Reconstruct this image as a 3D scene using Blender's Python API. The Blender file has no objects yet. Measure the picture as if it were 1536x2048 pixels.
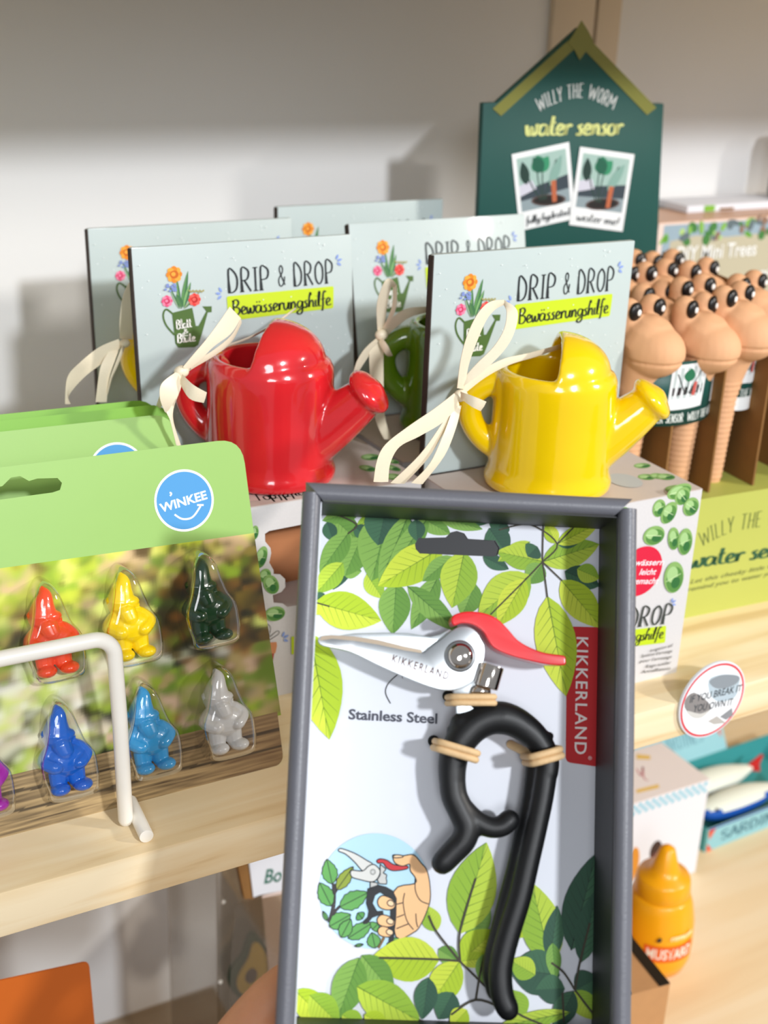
import bpy, bmesh, math, random
import numpy as np
from mathutils import Matrix, Vector, noise
from mathutils.geometry import tessellate_polygon
C = bpy.context.scene.collection
SC = bpy.context.scene
random.seed(7)

# ------------------------------------------------------------------ camera
FP = 2617.6                      # focal length in pixels of the 1536x2048 frame
R3 = np.array([[0.8762, -0.1510, 0.4576], [-0.4803, -0.3523, 0.8033], [0.0399, -0.9236, -0.3812]])
U_, S_, V_ = np.linalg.svd(R3); R3 = U_ @ V_
CAM = np.array([-0.1504, -0.4727, 0.3719])
cd = bpy.data.cameras.new('camera'); cam = bpy.data.objects.new('camera', cd); C.objects.link(cam)
cd.sensor_fit = 'AUTO'; cd.sensor_width = 36.0; cd.lens = FP / 2048 * 36
cd.clip_start = 0.01
mw = Matrix.Identity(4)
for i in range(3):
    mw[i][0] = R3[i, 0]; mw[i][1] = -R3[i, 1]; mw[i][2] = -R3[i, 2]; mw[i][3] = CAM[i]
cam.matrix_world = mw
cd.dof.use_dof = True; cd.dof.focus_distance = 0.60; cd.dof.aperture_fstop = 9.0
SC.camera = cam

# ------------------------------------------------------------------ light
w = bpy.data.worlds.new('world'); SC.world = w; w.use_nodes = True
w.node_tree.nodes['Background'].inputs[0].default_value = (0.93, 0.96, 1.0, 1)
w.node_tree.nodes['Background'].inputs[1].default_value = 0.33
def area(name, loc, target, size, power, col):
    l = bpy.data.lights.new(name, 'AREA'); l.shape = 'DISK'; l.size = size; l.energy = power; l.color = col
    o = bpy.data.objects.new(name, l); C.objects.link(o); o.location = loc
    o.rotation_euler = (Vector(target) - Vector(loc)).to_track_quat('-Z', 'Y').to_euler()
    return o
area('spot_or_fill_lamp', (0.25, -2.1, 1.30), (0.15, 0.1, 0.1), 0.16, 40, (0.93, 0.96, 1.0))
area('spot_or_fill_lamp', (1.95, -1.5, 1.15), (0.2, 0.0, 0.1), 0.22, 34, (1.0, 0.95, 0.88))
area('spot_or_fill_lamp', (-0.8, -1.9, 0.98), (0.1, 0.1, 0.05), 0.6, 11, (0.95, 0.97, 1.0))  # large soft fill added to brighten the upper wall, not a visible lamp
SC.view_settings.view_transform = 'Standard'; SC.view_settings.look = 'None'
SC.view_settings.gamma = 1; SC.view_settings.exposure = 0.06
SC.view_settings.use_curve_mapping = False

# ------------------------------------------------------------------ measuring helpers
def ray(px, py):
    v = np.array([px - 768., py - 1024., FP]); v /= np.linalg.norm(v); return R3 @ v
def on(px, py, ax, val):
    r = ray(px, py); return CAM + (val - CAM[ax]) / r[ax] * r
def crop(x0, y0, s): return lambda x, y: (x0 + x / s, y0 + y / s)
def lin(h):
    h = h.lstrip('#'); c = [int(h[i:i+2], 16) / 255 for i in (0, 2, 4)]
    return tuple(((x + .055) / 1.055) ** 2.4 if x > .04045 else x / 12.92 for x in c) + (1,)

class Frame:
    def __init__(s, O, U, V):
        s.O = np.array(O, float); s.U = np.array(U, float); s.U /= np.linalg.norm(s.U)
        V = np.array(V, float); V -= s.U * (V @ s.U); s.V = V / np.linalg.norm(V); s.N = np.cross(s.U, s.V)
    def px(s, x, y, n=0.0):
        O = s.O + s.N * n; r = ray(x, y); t = ((O - CAM) @ s.N) / (r @ s.N); d = CAM + t * r - s.O
        return (float(d @ s.U), float(d @ s.V))
    def mat(s):
        m = Matrix.Identity(4)
        for i in range(3): m[i][0] = s.U[i]; m[i][1] = s.V[i]; m[i][2] = s.N[i]; m[i][3] = s.O[i]
        return m
    def shift(s, d): return Frame(s.O + np.array(d), s.U, s.V)

# ------------------------------------------------------------------ materials
def mat(name, col, rough=.5, metal=0., coat=0., noise_amt=0., noise_scale=60., bump=0., bump_scale=200., trans=0., ior=1.45, sss=0., spec=None):
    m = bpy.data.materials.new(name); m.use_nodes = True; nt = m.node_tree; b = nt.nodes['Principled BSDF']
    c = lin(col) if isinstance(col, str) else col
    b.inputs['Base Color'].default_value = c; b.inputs['Roughness'].default_value = rough
    b.inputs['Metallic'].default_value = metal; b.inputs['Coat Weight'].default_value = coat
    b.inputs['Coat Roughness'].default_value = .06; b.inputs['IOR'].default_value = ior
    b.inputs['Transmission Weight'].default_value = trans
    if sss: b.inputs['Subsurface Weight'].default_value = sss; b.inputs['Subsurface Radius'].default_value = (.01, .004, .002); b.inputs['Subsurface Scale'].default_value = .3
    if noise_amt or bump:
        tc = nt.nodes.new('ShaderNodeTexCoord')
    if noise_amt:
        n = nt.nodes.new('ShaderNodeTexNoise'); n.inputs['Scale'].default_value = noise_scale; n.inputs['Detail'].default_value = 4
        nt.links.new(tc.outputs['Object'], n.inputs['Vector'])
        mx = nt.nodes.new('ShaderNodeMix'); mx.data_type = 'RGBA'
        mx.inputs[6].default_value = tuple(x * (1 - noise_amt) for x in c[:3]) + (1,)
        mx.inputs[7].default_value = tuple(min(1, x * (1 + noise_amt)) for x in c[:3]) + (1,)
        nt.links.new(n.outputs['Fac'], mx.inputs[0]); nt.links.new(mx.outputs[2], b.inputs['Base Color'])
    if bump:
        n2 = nt.nodes.new('ShaderNodeTexNoise'); n2.inputs['Scale'].default_value = bump_scale
        nt.links.new(tc.outputs['Object'], n2.inputs['Vector'])
        bp = nt.nodes.new('ShaderNodeBump'); bp.inputs['Strength'].default_value = bump; bp.inputs['Distance'].default_value = .0005
        nt.links.new(n2.outputs['Fac'], bp.inputs['Height']); nt.links.new(bp.outputs['Normal'], b.inputs['Normal'])
    return m
def ink_mat(name, rough=.62, coat=.0):
    m = mat(name, '#ffffff', rough, coat=coat); nt = m.node_tree
    a = nt.nodes.new('ShaderNodeAttribute'); a.attribute_name = 'ink'
    nt.links.new(a.outputs['Color'], nt.nodes['Principled BSDF'].inputs['Base Color']); return m
def wood_mat(name, c1, c2, c3, scale=1., rough=.4):
    m = mat(name, c1, rough); nt = m.node_tree; b = nt.nodes['Principled BSDF']
    tc = nt.nodes.new('ShaderNodeTexCoord'); mp = nt.nodes.new('ShaderNodeMapping')
    mp.inputs['Scale'].default_value = (5 * scale, 55 * scale, 75 * scale); nt.links.new(tc.outputs['Object'], mp.inputs['Vector'])
    n = nt.nodes.new('ShaderNodeTexNoise'); n.inputs['Scale'].default_value = 1.; n.inputs['Detail'].default_value = 5; n.inputs['Distortion'].default_value = .8
    nt.links.new(mp.outputs[0], n.inputs['Vector'])
    r = nt.nodes.new('ShaderNodeValToRGB'); r.color_ramp.elements[0].color = lin(c3); r.color_ramp.elements[0].position = .3
    r.color_ramp.elements[1].color = lin(c1); r.color_ramp.elements[1].position = .62
    e = r.color_ramp.elements.new(.42); e.color = lin(c2)
    nt.links.new(n.outputs['Fac'], r.inputs[0]); nt.links.new(r.outputs[0], b.inputs['Base Color'])
    return m
def clear_mat(name, tint=(1, 1, 1, 1), refl=.10, rough=.04, edge=.5):
    m = bpy.data.materials.new(name); m.use_nodes = True; nt = m.node_tree; nt.nodes.clear()
    o = nt.nodes.new('ShaderNodeOutputMaterial'); t = nt.nodes.new('ShaderNodeBsdfTransparent'); g = nt.nodes.new('ShaderNodeBsdfGlossy')
    t.inputs[0].default_value = tint; g.inputs['Roughness'].default_value = rough
    lw = nt.nodes.new('ShaderNodeLayerWeight'); lw.inputs[0].default_value = edge * .6
    ma = nt.nodes.new('ShaderNodeMath'); ma.operation = 'MULTIPLY_ADD'; ma.inputs[1].default_value = .5; ma.inputs[2].default_value = refl * .5
    nt.links.new(lw.outputs['Fresnel'], ma.inputs[0])
    mx = nt.nodes.new('ShaderNodeMixShader'); nt.links.new(ma.outputs[0], mx.inputs[0]); nt.links.new(t.outputs[0], mx.inputs[1]); nt.links.new(g.outputs[0], mx.inputs[2])
    nt.links.new(mx.outputs[0], o.inputs[0]); return m

INK = ink_mat('printed ink'); INKM = ink_mat('matt printed ink', .7, 0)
M = dict(
    wall=mat('white painted panel', '#e6e6e6', .55, noise_amt=.02, noise_scale=8),
    strip=mat('cream upright', '#d9c9b2', .5, noise_amt=.02),
    pine=wood_mat('pale birch wood', '#f2dfba', '#e9cfa2', '#d9b988'),
    pine2=wood_mat('lower birch wood', '#eedbb8', '#ead3ab', '#e2c69b', .6),
    greycard=mat('grey cardboard', '#66676e', .36, noise_amt=.06, noise_scale=120, bump=.15, bump_scale=900),
    greyshade=mat('grey cardboard darkened for shade', '#232427', .5, noise_amt=.08, noise_scale=60),  # darkened so the colour carries the shade inside the tray
    white=mat('white card', '#dfe2ea', .6), cardedge=mat('card edge', '#403632', .8),
    kraft=mat('kraft cardboard', '#8a6234', .85, noise_amt=.12, noise_scale=90, bump=.2, bump_scale=1200),
    kraftlight=mat('light kraft cardboard', '#b98a5c', .85, noise_amt=.08, noise_scale=90),
    sage=mat('pale grey green card', '#bcc9c8', .42, noise_amt=.02, coat=.1),
    linen=mat('linen textured carton', '#d5d2d2', .6, noise_amt=.05, noise_scale=700, bump=.12, bump_scale=1500),
    pinkish=mat('taupe carton lid', '#c9bcb4', .55, noise_amt=.03, noise_scale=300),
    red=mat('red glazed ceramic', '#d8222a', .16, coat=1., noise_amt=.12, noise_scale=35, bump=.12, bump_scale=90),
    yellow=mat('yellow glazed ceramic', '#f7cf00', .16, coat=1., noise_amt=.06, noise_scale=35, bump=.12, bump_scale=90),
    green=mat('green glazed ceramic', '#5d8512', .16, coat=1., noise_amt=.12, noise_scale=35, bump=.12, bump_scale=90),
    ribbon=mat('cream satin ribbon', '#ece0c6', .35, noise_amt=.04, noise_scale=900, sss=0),
    lime=mat('light green card', '#97bf66', .4, noise_amt=.02, coat=.2), limeback=mat('bright green card back', '#7ab32f', .4, coat=.2),
    clear=clear_mat('clear blister plastic'), film=clear_mat('clear film', (.86, .82, .77, 1), .10, .1),
    rod=mat('white enamelled rod', '#f2ede2', .3, noise_amt=.05, noise_scale=60, coat=.3),
    steel=mat('brushed stainless steel', '#b2b6b9', .30, metal=1., noise_amt=.05, noise_scale=300),
    steel2=mat('cutting blade steel', '#c3c9cc', .35, metal=1., noise_amt=.12, noise_scale=400),
    edge=mat('ground steel edge', '#8e8171', .4, metal=.9), chrome=mat('chrome', '#d8d0c8', .08, metal=1.),
    black=mat('black soft plastic', '#0e0f11', .46, noise_amt=.2, noise_scale=200, bump=.05, bump_scale=2000), blackhole=mat('black', '#080808', .6),
    redplastic=mat('red plastic lever', '#d80f1c', .3, coat=.3), band=mat('tan elastic band', '#d3b183', .6, noise_amt=.1, noise_scale=300, bump=.3, bump_scale=700),
    skin=mat('skin', '#e0a078', .5, noise_amt=.10, noise_scale=90, sss=.25, bump=.2, bump_scale=500),
    nail=mat('fingernail', '#e9b7a2', .3),
    terra=mat('light terracotta', '#e2ad82', .75, noise_amt=.07, noise_scale=60, bump=.12, bump_scale=500),
    eyeblack=mat('black eye paint', '#151110', .35), eyewhite=mat('white eye paint', '#f7f4ee', .4),
    teal=mat('dark green printed card', '#0e4a44', .45, noise_amt=.06, noise_scale=30), olive=mat('olive green printed card', '#b8bd5c', .5, noise_amt=.03, noise_scale=20),
    washi=mat('translucent olive tape', '#7f7f3c', .4), mustard=mat('mustard yellow plastic', '#f3a708', .35, coat=.2),
    orange=mat('orange card', '#c4611a', .5, coat=.1), rededge=mat('red sign edge', '#e04048', .4),
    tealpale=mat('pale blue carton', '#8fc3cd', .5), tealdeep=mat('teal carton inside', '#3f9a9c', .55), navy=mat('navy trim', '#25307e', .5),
    fishwhite=mat('white fish fabric', '#e6ecdf', .6), fishblue=mat('blue fish fabric', '#1557b4', .6), fishred=mat('red fish tail', '#d22a26', .6),
    potbrown=mat('brown pot', '#b4764c', .7, noise_amt=.08, noise_scale=50), pink=mat('pale pink card', '#e3cfc6', .6),
    floor=mat('grey shop floor', '#8d857c', .6), avocado=mat('avocado green rim', '#24442c', .6), avoyellow=mat('avocado flesh', '#c0a021', .6), avostone=mat('avocado stone', '#4a2c1c', .6),
)

# ------------------------------------------------------------------ object helpers
XF = {}
def tag(o, label=None, cat=None, group=None, kind=None):
    if label: o['label'] = label
    if cat: o['category'] = cat
    if group: o['group'] = group
    if kind: o['kind'] = kind
    return o
def thing(name, label, cat, frame=None, group=None):
    o = bpy.data.objects.new(name, None); C.objects.link(o); o.empty_display_size = .01
    m = frame.mat() if isinstance(frame, Frame) else Matrix.Translation(frame if frame is not None else (0, 0, 0))
    o.matrix_world = m; XF[o.name] = m.copy()
    return tag(o, label, cat, group)
def mk(name, v, f, m, parent=None, smooth=False, world=False, cols=None, autosm=None):
    """one mesh object; v in the parent's coordinates, or in world coordinates with world=True"""
    v = [tuple(map(float, p)) for p in v]
    if parent is not None and world:
        inv = XF[parent.name].inverted(); v = [tuple(inv @ Vector(p)) for p in v]
    me = bpy.data.meshes.new(name); me.from_pydata(v, [], f); me.update()
    me.materials.append(m)
    if smooth: me.polygons.foreach_set('use_smooth', [True] * len(me.polygons))
    if cols is not None:
        at = me.color_attributes.new('ink', 'FLOAT_COLOR', 'CORNER'); arr = []
        for p, c in zip(me.polygons, cols): arr += list(c) * p.loop_total
        at.data.foreach_set('color', arr)
    o = bpy.data.objects.new(name, me); C.objects.link(o)
    if parent is not None:
        o.parent = parent; XF[o.name] = XF[parent.name].copy()
    else: XF[o.name] = Matrix.Identity(4)
    return o
def smooth_by_angle(o, ang=35):
    me = o.data; me.polygons.foreach_set('use_smooth', [True] * len(me.polygons))
    bm = bmesh.new(); bm.from_mesh(me)
    for e in bm.edges:
        if len(e.link_faces) == 2 and e.calc_face_angle(0) > math.radians(ang): e.smooth = False
    bm.to_mesh(me); bm.free(); return o
def bev(o, wdt, seg=2, ang=30):
    bm = bmesh.new(); bm.from_mesh(o.data)
    bmesh.ops.remove_doubles(bm, verts=bm.verts, dist=1e-7)
    es = [e for e in bm.edges if len(e.link_faces) == 2 and e.calc_face_angle(0) > math.radians(ang)]
    bmesh.ops.bevel(bm, geom=es, offset=wdt, segments=seg, affect='EDGES', profile=.6, clamp_overlap=True)
    bm.to_mesh(o.data); bm.free(); return smooth_by_angle(o, 40)
def box_vf(x0, y0, z0, x1, y1, z1):
    v = [(x0, y0, z0), (x1, y0, z0), (x1, y1, z0), (x0, y1, z0), (x0, y0, z1), (x1, y0, z1), (x1, y1, z1), (x0, y1, z1)]
    return v, [(0, 3, 2, 1), (4, 5, 6, 7), (0, 1, 5, 4), (1, 2, 6, 5), (2, 3, 7, 6), (3, 0, 4, 7)]
def box(name, a, b, m, parent=None, bevel=0., world=False):
    v, f = box_vf(*a, *b); o = mk(name, v, f, m, parent, world=world)
    if bevel: bev(o, bevel)
    return o
def prism(name, pts, n0, n1, m, parent=None, bevel=0., seg=2):
    """2D outline in the parent's u,v plane, thickness n0..n1"""
    a = sum(pts[i][0] * pts[(i+1) % len(pts)][1] - pts[(i+1) % len(pts)][0] * pts[i][1] for i in range(len(pts)))
    if a < 0: pts = pts[::-1]
    k = len(pts); v = [(x, y, n0) for x, y in pts] + [(x, y, n1) for x, y in pts]
    f = [tuple(range(k))[::-1], tuple(range(k, 2*k))] + [(i, (i+1) % k, k + (i+1) % k, k + i) for i in range(k)]
    o = mk(name, v, f, m, parent)
    if bevel: bev(o, bevel, seg)
    return o
def diecut(name, outer, holes, n0, n1, m, parent=None):
    cu = bpy.data.curves.new('tmp', 'CURVE'); cu.dimensions = '2D'; cu.fill_mode = 'BOTH'; cu.extrude = (n1 - n0) / 2
    for pl in [outer] + holes:
        s = cu.splines.new('POLY'); s.points.add(len(pl) - 1); s.use_cyclic_u = True
        for i, (x, y) in enumerate(pl): s.points[i].co = (x, y, 0, 1)
    t = bpy.data.objects.new('tmp', cu); C.objects.link(t)
    me0 = t.evaluated_get(bpy.context.evaluated_depsgraph_get()).to_mesh()
    v = [(p.co.x, p.co.y, p.co.z + (n0 + n1) / 2) for p in me0.vertices]; f = [tuple(p.vertices) for p in me0.polygons]
    bpy.data.objects.remove(t); bpy.data.curves.remove(cu)
    return mk(name, v, f, m, parent)
def catmull(P, n=6, closed=False):
    P = [np.array(p, float) for p in P]; k = len(P); out = []
    for i in range(k if closed else k - 1):
        if closed: a, b, c, d = P[i-1], P[i], P[(i+1) % k], P[(i+2) % k]
        else: a, b, c, d = P[max(i-1, 0)], P[i], P[i+1], P[min(i+2, k-1)]
        for j in range(n):
            t = j / n
            out.append(.5 * ((2*b) + (c-a)*t + (2*a-5*b+4*c-d)*t*t + (-a+3*b-3*c+d)*t**3))
    if not closed: out.append(P[-1])
    return out
def tube_vf(P, rad, seg=16, flat=1., nrm=None, cap=True):
    P = [np.array(p, float) for p in P]; k = len(P); v = []; f = []
    rad = list(rad) if hasattr(rad, '__len__') else [rad] * k
    T = [P[min(i+1, k-1)] - P[max(i-1, 0)] for i in range(k)]; T = [t / (np.linalg.norm(t) + 1e-12) for t in T]
    ref = np.array(nrm if nrm is not None else (0.13, .27, .95), float)
    A = ref - T[0] * (ref @ T[0]); A /= np.linalg.norm(A)
    rings = []
    def ring(c, A, B, r, rt=0, t=None):
        rings.append([c + r * (math.cos(q) * A * flat + math.sin(q) * B) + (t * rt if t is not None else 0) for q in np.linspace(0, 2*math.pi, seg, endpoint=False)])
    for i in range(k):
        A = A - T[i] * (A @ T[i]); A /= np.linalg.norm(A); B = np.cross(T[i], A)
        if i == 0 and cap:
            for q in (85, 60, 35): ring(P[0] - T[0] * rad[0] * math.sin(math.radians(q)) , A, B, rad[0] * math.cos(math.radians(q)))
        ring(P[i], A, B, rad[i])
        if i == k - 1 and cap:
            for q in (35, 60, 85): ring(P[i] + T[i] * rad[i] * math.sin(math.radians(q)), A, B, rad[i] * math.cos(math.radians(q)))
    for r in rings: v += r
    for i in range(len(rings) - 1):
        for j in range(seg):
            f.append((i*seg + j, i*seg + (j+1) % seg, (i+1)*seg + (j+1) % seg, (i+1)*seg + j))
    f.append(tuple(range(seg))[::-1]); f.append(tuple(range((len(rings)-1)*seg, len(rings)*seg)))
    return v, f
def ell_vf(c, r, seg=16, ring=10, rotm=None):
    v = []; f = []; c = np.array(c, float)
    for i in range(ring + 1):
        th = math.pi * i / ring
        for j in range(seg):
            ph = 2*math.pi * j / seg
            p = np.array([r[0]*math.sin(th)*math.cos(ph), r[1]*math.sin(th)*math.sin(ph), r[2]*math.cos(th)])
            if rotm is not None: p = rotm @ p
            v.append(c + p)
    for i in range(ring):
        for j in range(seg):
            f.append((i*seg + j, (i+1)*seg + j, (i+1)*seg + (j+1) % seg, i*seg + (j+1) % seg))
    return v, f
def lathe_vf(prof, seg=40, sx=1., sy=1.):
    v = []; f = []; k = len(prof)
    for r, z in prof:
        for j in range(seg):
            a = 2*math.pi*j/seg; v.append((r*math.cos(a)*sx, r*math.sin(a)*sy, z))
    for i in range(k - 1):
        for j in range(seg): f.append((i*seg+j, i*seg+(j+1) % seg, (i+1)*seg+(j+1) % seg, (i+1)*seg+j))
    return v, f
def join(*vfs):
    v = []; f = []
    for a, b in vfs:
        o = len(v); v += list(a); f += [tuple(i + o for i in q) for q in b]
    return v, f
def remesh(vf, voxel, smooth=4):
    """fuse overlapping closed shapes into one skin; returns verts, faces, normals"""
    me = bpy.data.meshes.new('tmp'); me.from_pydata([tuple(map(float, p)) for p in vf[0]], [], vf[1]); me.update()
    bm = bmesh.new(); bm.from_mesh(me); bmesh.ops.remove_doubles(bm, verts=bm.verts, dist=1e-6); bmesh.ops.recalc_face_normals(bm, faces=bm.faces); bm.to_mesh(me); bm.free()
    o = bpy.data.objects.new('tmp', me); C.objects.link(o)
    r = o.modifiers.new('r', 'REMESH'); r.mode = 'VOXEL'; r.voxel_size = voxel
    s = o.modifiers.new('s', 'SMOOTH'); s.factor = .6; s.iterations = smooth
    e = o.evaluated_get(bpy.context.evaluated_depsgraph_get()).to_mesh()
    V = [tuple(p.co) for p in e.vertices]; Fc = [tuple(p.vertices) for p in e.polygons]; N = [tuple(p.normal) for p in e.vertices]
    bpy.data.objects.remove(o); bpy.data.meshes.remove(me)
    return V, Fc, N
def split_parts(vfn, rule, m, parent):
    """one fused skin cut into named parts that keep the common shading; rule(centre) -> name"""
    V, Fc, N = vfn; groups = {}
    for q in Fc:
        c = np.mean([V[i] for i in q], axis=0); groups.setdefault(rule(c), []).append(q)
    out = []
    for key, fs in groups.items():
        idx = sorted({i for q in fs for i in q}); mp = {i: k for k, i in enumerate(idx)}
        o = mk(key.split('/')[0], [V[i] for i in idx], [tuple(mp[i] for i in q) for q in fs], m, parent, smooth=True)
        o.data.normals_split_custom_set_from_vertices([N[i] for i in idx]); out.append(o)
    return out
def dup(root, frame=None, label=None, mats=None, name=None):
    r = root.copy(); C.objects.link(r)
    if frame is not None: r.matrix_world = frame
    XF[r.name] = r.matrix_world.copy()
    if label: r['label'] = label
    def rec(src, dst):
        for ch in list(src.children):
            c = ch.copy(); C.objects.link(c); c.parent = dst; XF[c.name] = XF[dst.name].copy()
            if mats and c.type == 'MESH':
                for old, new in mats.items():
                    if c.data.materials[0] == old: c.data = c.data.copy(); c.data.materials[0] = new
            rec(ch, c)
    rec(root, r); return r

# ------------------------------------------------------------------ flat print on a surface
_tc = {}
def bfont(s, bold=0., shear=0., space=1.):
    k = (s, bold, shear, space)
    if k in _tc: return _tc[k]
    cu = bpy.data.curves.new('t', 'FONT'); cu.body = s; cu.size = 1; cu.offset = bold; cu.shear = shear; cu.resolution_u = 3; cu.space_character = space
    o = bpy.data.objects.new('t', cu); C.objects.link(o)
    e = o.evaluated_get(bpy.context.evaluated_depsgraph_get()).to_mesh()
    vs = [(p.co.x, p.co.y) for p in e.vertices]; ps = [[vs[i] for i in p.vertices] for p in e.polygons]
    bpy.data.objects.remove(o); bpy.data.curves.remove(cu)
    x0 = min(p[0] for p in vs); x1 = max(p[0] for p in vs); _tc[k] = (ps, x0, x1); return _tc[k]
UP = {  # condensed hand-drawn capitals, unit height
 'A': (.5, [[(0,0),(.25,1),(.5,0)], [(.1,.35),(.4,.35)]]), 'B': (.45, [[(.05,0),(.05,1),(.32,.92),(.35,.7),(.08,.52),(.4,.4),(.4,.1),(.05,0)]]),
 'C': (.45, [[(.42,.85),(.2,1),(.02,.7),(.02,.3),(.2,0),(.42,.15)]]), 'D': (.5, [[(.05,0),(.05,1),(.3,.9),(.45,.6),(.42,.2),(.25,.02),(.0,0)]]),
 'E': (.4, [[(.4,1),(.05,1),(.05,0),(.4,0)], [(.05,.52),(.32,.52)]]), 'H': (.5, [[(.05,0),(.05,1)], [(.45,0),(.45,1)], [(.05,.5),(.45,.52)]]),
 'I': (.2, [[(.1,0),(.1,1)], [(0,0),(.2,0)], [(0,1),(.2,1)]]), 'K': (.45, [[(.05,0),(.05,1)], [(.42,1),(.05,.45),(.45,0)]]),
 'L': (.38, [[(.05,1),(.05,0),(.38,0)]]), 'M': (.8, [[(.03,0),(.08,1),(.4,.3),(.72,1),(.77,0)]]), 'N': (.5, [[(.05,0),(.05,1),(.45,0),(.45,1)]]),
 'O': (.5, [[(.25,1),(.05,.75),(.05,.25),(.25,0),(.45,.25),(.45,.75),(.25,1)]]), 'P': (.45, [[(.05,0),(.05,1),(.33,.95),(.42,.75),(.33,.5),(.05,.45)], [(-.04,0),(.14,0)]]),
 'R': (.5, [[(.05,0),(.05,1),(.33,.95),(.4,.75),(.3,.52),(.05,.48)], [(.18,.48),(.48,0)], [(-.04,0),(.14,0)]]), 'S': (.4, [[(.38,.85),(.2,1),(.03,.8),(.1,.55),(.33,.42),(.37,.18),(.2,0),(.02,.15)]]),
 'T': (.45, [[(0,1),(.45,1)], [(.22,1),(.22,0)]]), 'U': (.5, [[(.05,1),(.05,.2),(.25,0),(.45,.2),(.45,1)]]), 'V': (.5, [[(0,1),(.25,0),(.5,1)]]),
 'W': (.9, [[(0,1),(.22,0),(.45,.8),(.68,0),(.9,1)]]), 'Y': (.45, [[(0,1),(.22,.45),(.45,1)], [(.22,.45),(.22,0)]]), ' ': (.3, []),
 '&': (.55, [[(.52,.05),(.12,.72),(.2,.98),(.35,.85),(.3,.62),(.05,.35),(.08,.08),(.25,0),(.45,.2),(.5,.45)]]), '!': (.15, [[(.07,1),(.07,.3)], [(.07,.06),(.07,0)]]),
}
LO = {  # brush script
 'a': (.46, [[(.33,.45),(.15,.5),(.02,.25),(.12,.02),(.3,.15),(.36,.46),(.35,.1),(.46,.03)]]), 'c': (.3, [[(.28,.42),(.12,.5),(.02,.25),(.12,.02),(.3,.08)]]),
 'd': (.42, [[(.3,.42),(.12,.46),(.02,.2),(.14,.02),(.3,.2),(.37,1),(.34,.1),(.42,.03)]]), 'e': (.34, [[(.0,.18),(.2,.28),(.26,.43),(.14,.52),(.03,.28),(.11,.03),(.34,.08)]]),
 'f': (.3, [[(.34,.92),(.22,1),(.14,.7),(.12,.1),(.06,-.3)], [(0,.46),(.28,.5)]]), 'g': (.42, [[(.33,.45),(.15,.5),(.03,.28),(.13,.05),(.3,.2),(.36,.48),(.32,-.2),(.14,-.38),(.0,-.2),(.4,.06)]]),
 'h': (.4, [[(.16,.8),(.14,1),(.05,.6),(.03,.02),(.08,.32),(.22,.48),(.29,.3),(.29,.05),(.4,.04)]]), 'i': (.18, [[(.05,.48),(.05,.08),(.18,.04)], [(.08,.72),(.09,.74)]]),
 'l': (.2, [[(.04,.1),(.14,.85),(.1,1),(.04,.6),(.05,.08),(.2,.04)]]), 'm': (.6, [[(.03,.5),(.04,.02),(.1,.38),(.2,.5),(.26,.3),(.26,.02),(.32,.38),(.43,.5),(.5,.3),(.5,.05),(.6,.04)]]),
 'n': (.4, [[(.03,.5),(.04,.02),(.09,.35),(.22,.5),(.29,.3),(.29,.05),(.4,.04)]]), 'o': (.36, [[(.2,.5),(.04,.4),(.04,.1),(.18,.0),(.32,.15),(.3,.42),(.18,.5),(.38,.42)]]),
 'p': (.4, [[(.05,.5),(.03,-.35),(.05,.3),(.2,.5),(.32,.28),(.2,.02),(.06,.12),(.4,.05)]]), 'r': (.3, [[(.05,.5),(.05,.02),(.08,.32),(.2,.5),(.3,.42)]]),
 's': (.3, [[(.24,.5),(.08,.42),(.19,.24),(.14,.02),(.0,.06),(.3,.06)]]), 't': (.28, [[(.12,.9),(.08,.12),(.28,.04)], [(0,.56),(.24,.6)]]),
 'u': (.42, [[(.03,.5),(.04,.12),(.16,.02),(.28,.25),(.31,.5),(.31,.1),(.42,.04)]]), 'w': (.5, [[(0,.48),(.05,.08),(.14,.05),(.22,.4),(.25,.08),(.36,.04),(.45,.3),(.42,.5),(.52,.44)]]),
 'y': (.4, [[(.03,.5),(.06,.12),(.2,.06),(.32,.5),(.28,-.2),(.1,-.36),(.0,-.2),(.4,.06)]]), ' ': (.22, []), '!': (.15, [[(.1,.95),(.06,.25)], [(.05,.05),(.06,.06)]]),
 'B': (.5, [[(.08,.98),(.05,0)], [(0,.9),(.25,1),(.38,.8),(.25,.56),(.1,.52),(.36,.45),(.42,.2),(.25,.0),(.0,.04)]]), 'T': (.5, [[(0,.92),(.5,1)], [(.28,.96),(.2,0)]]),
}
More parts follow.
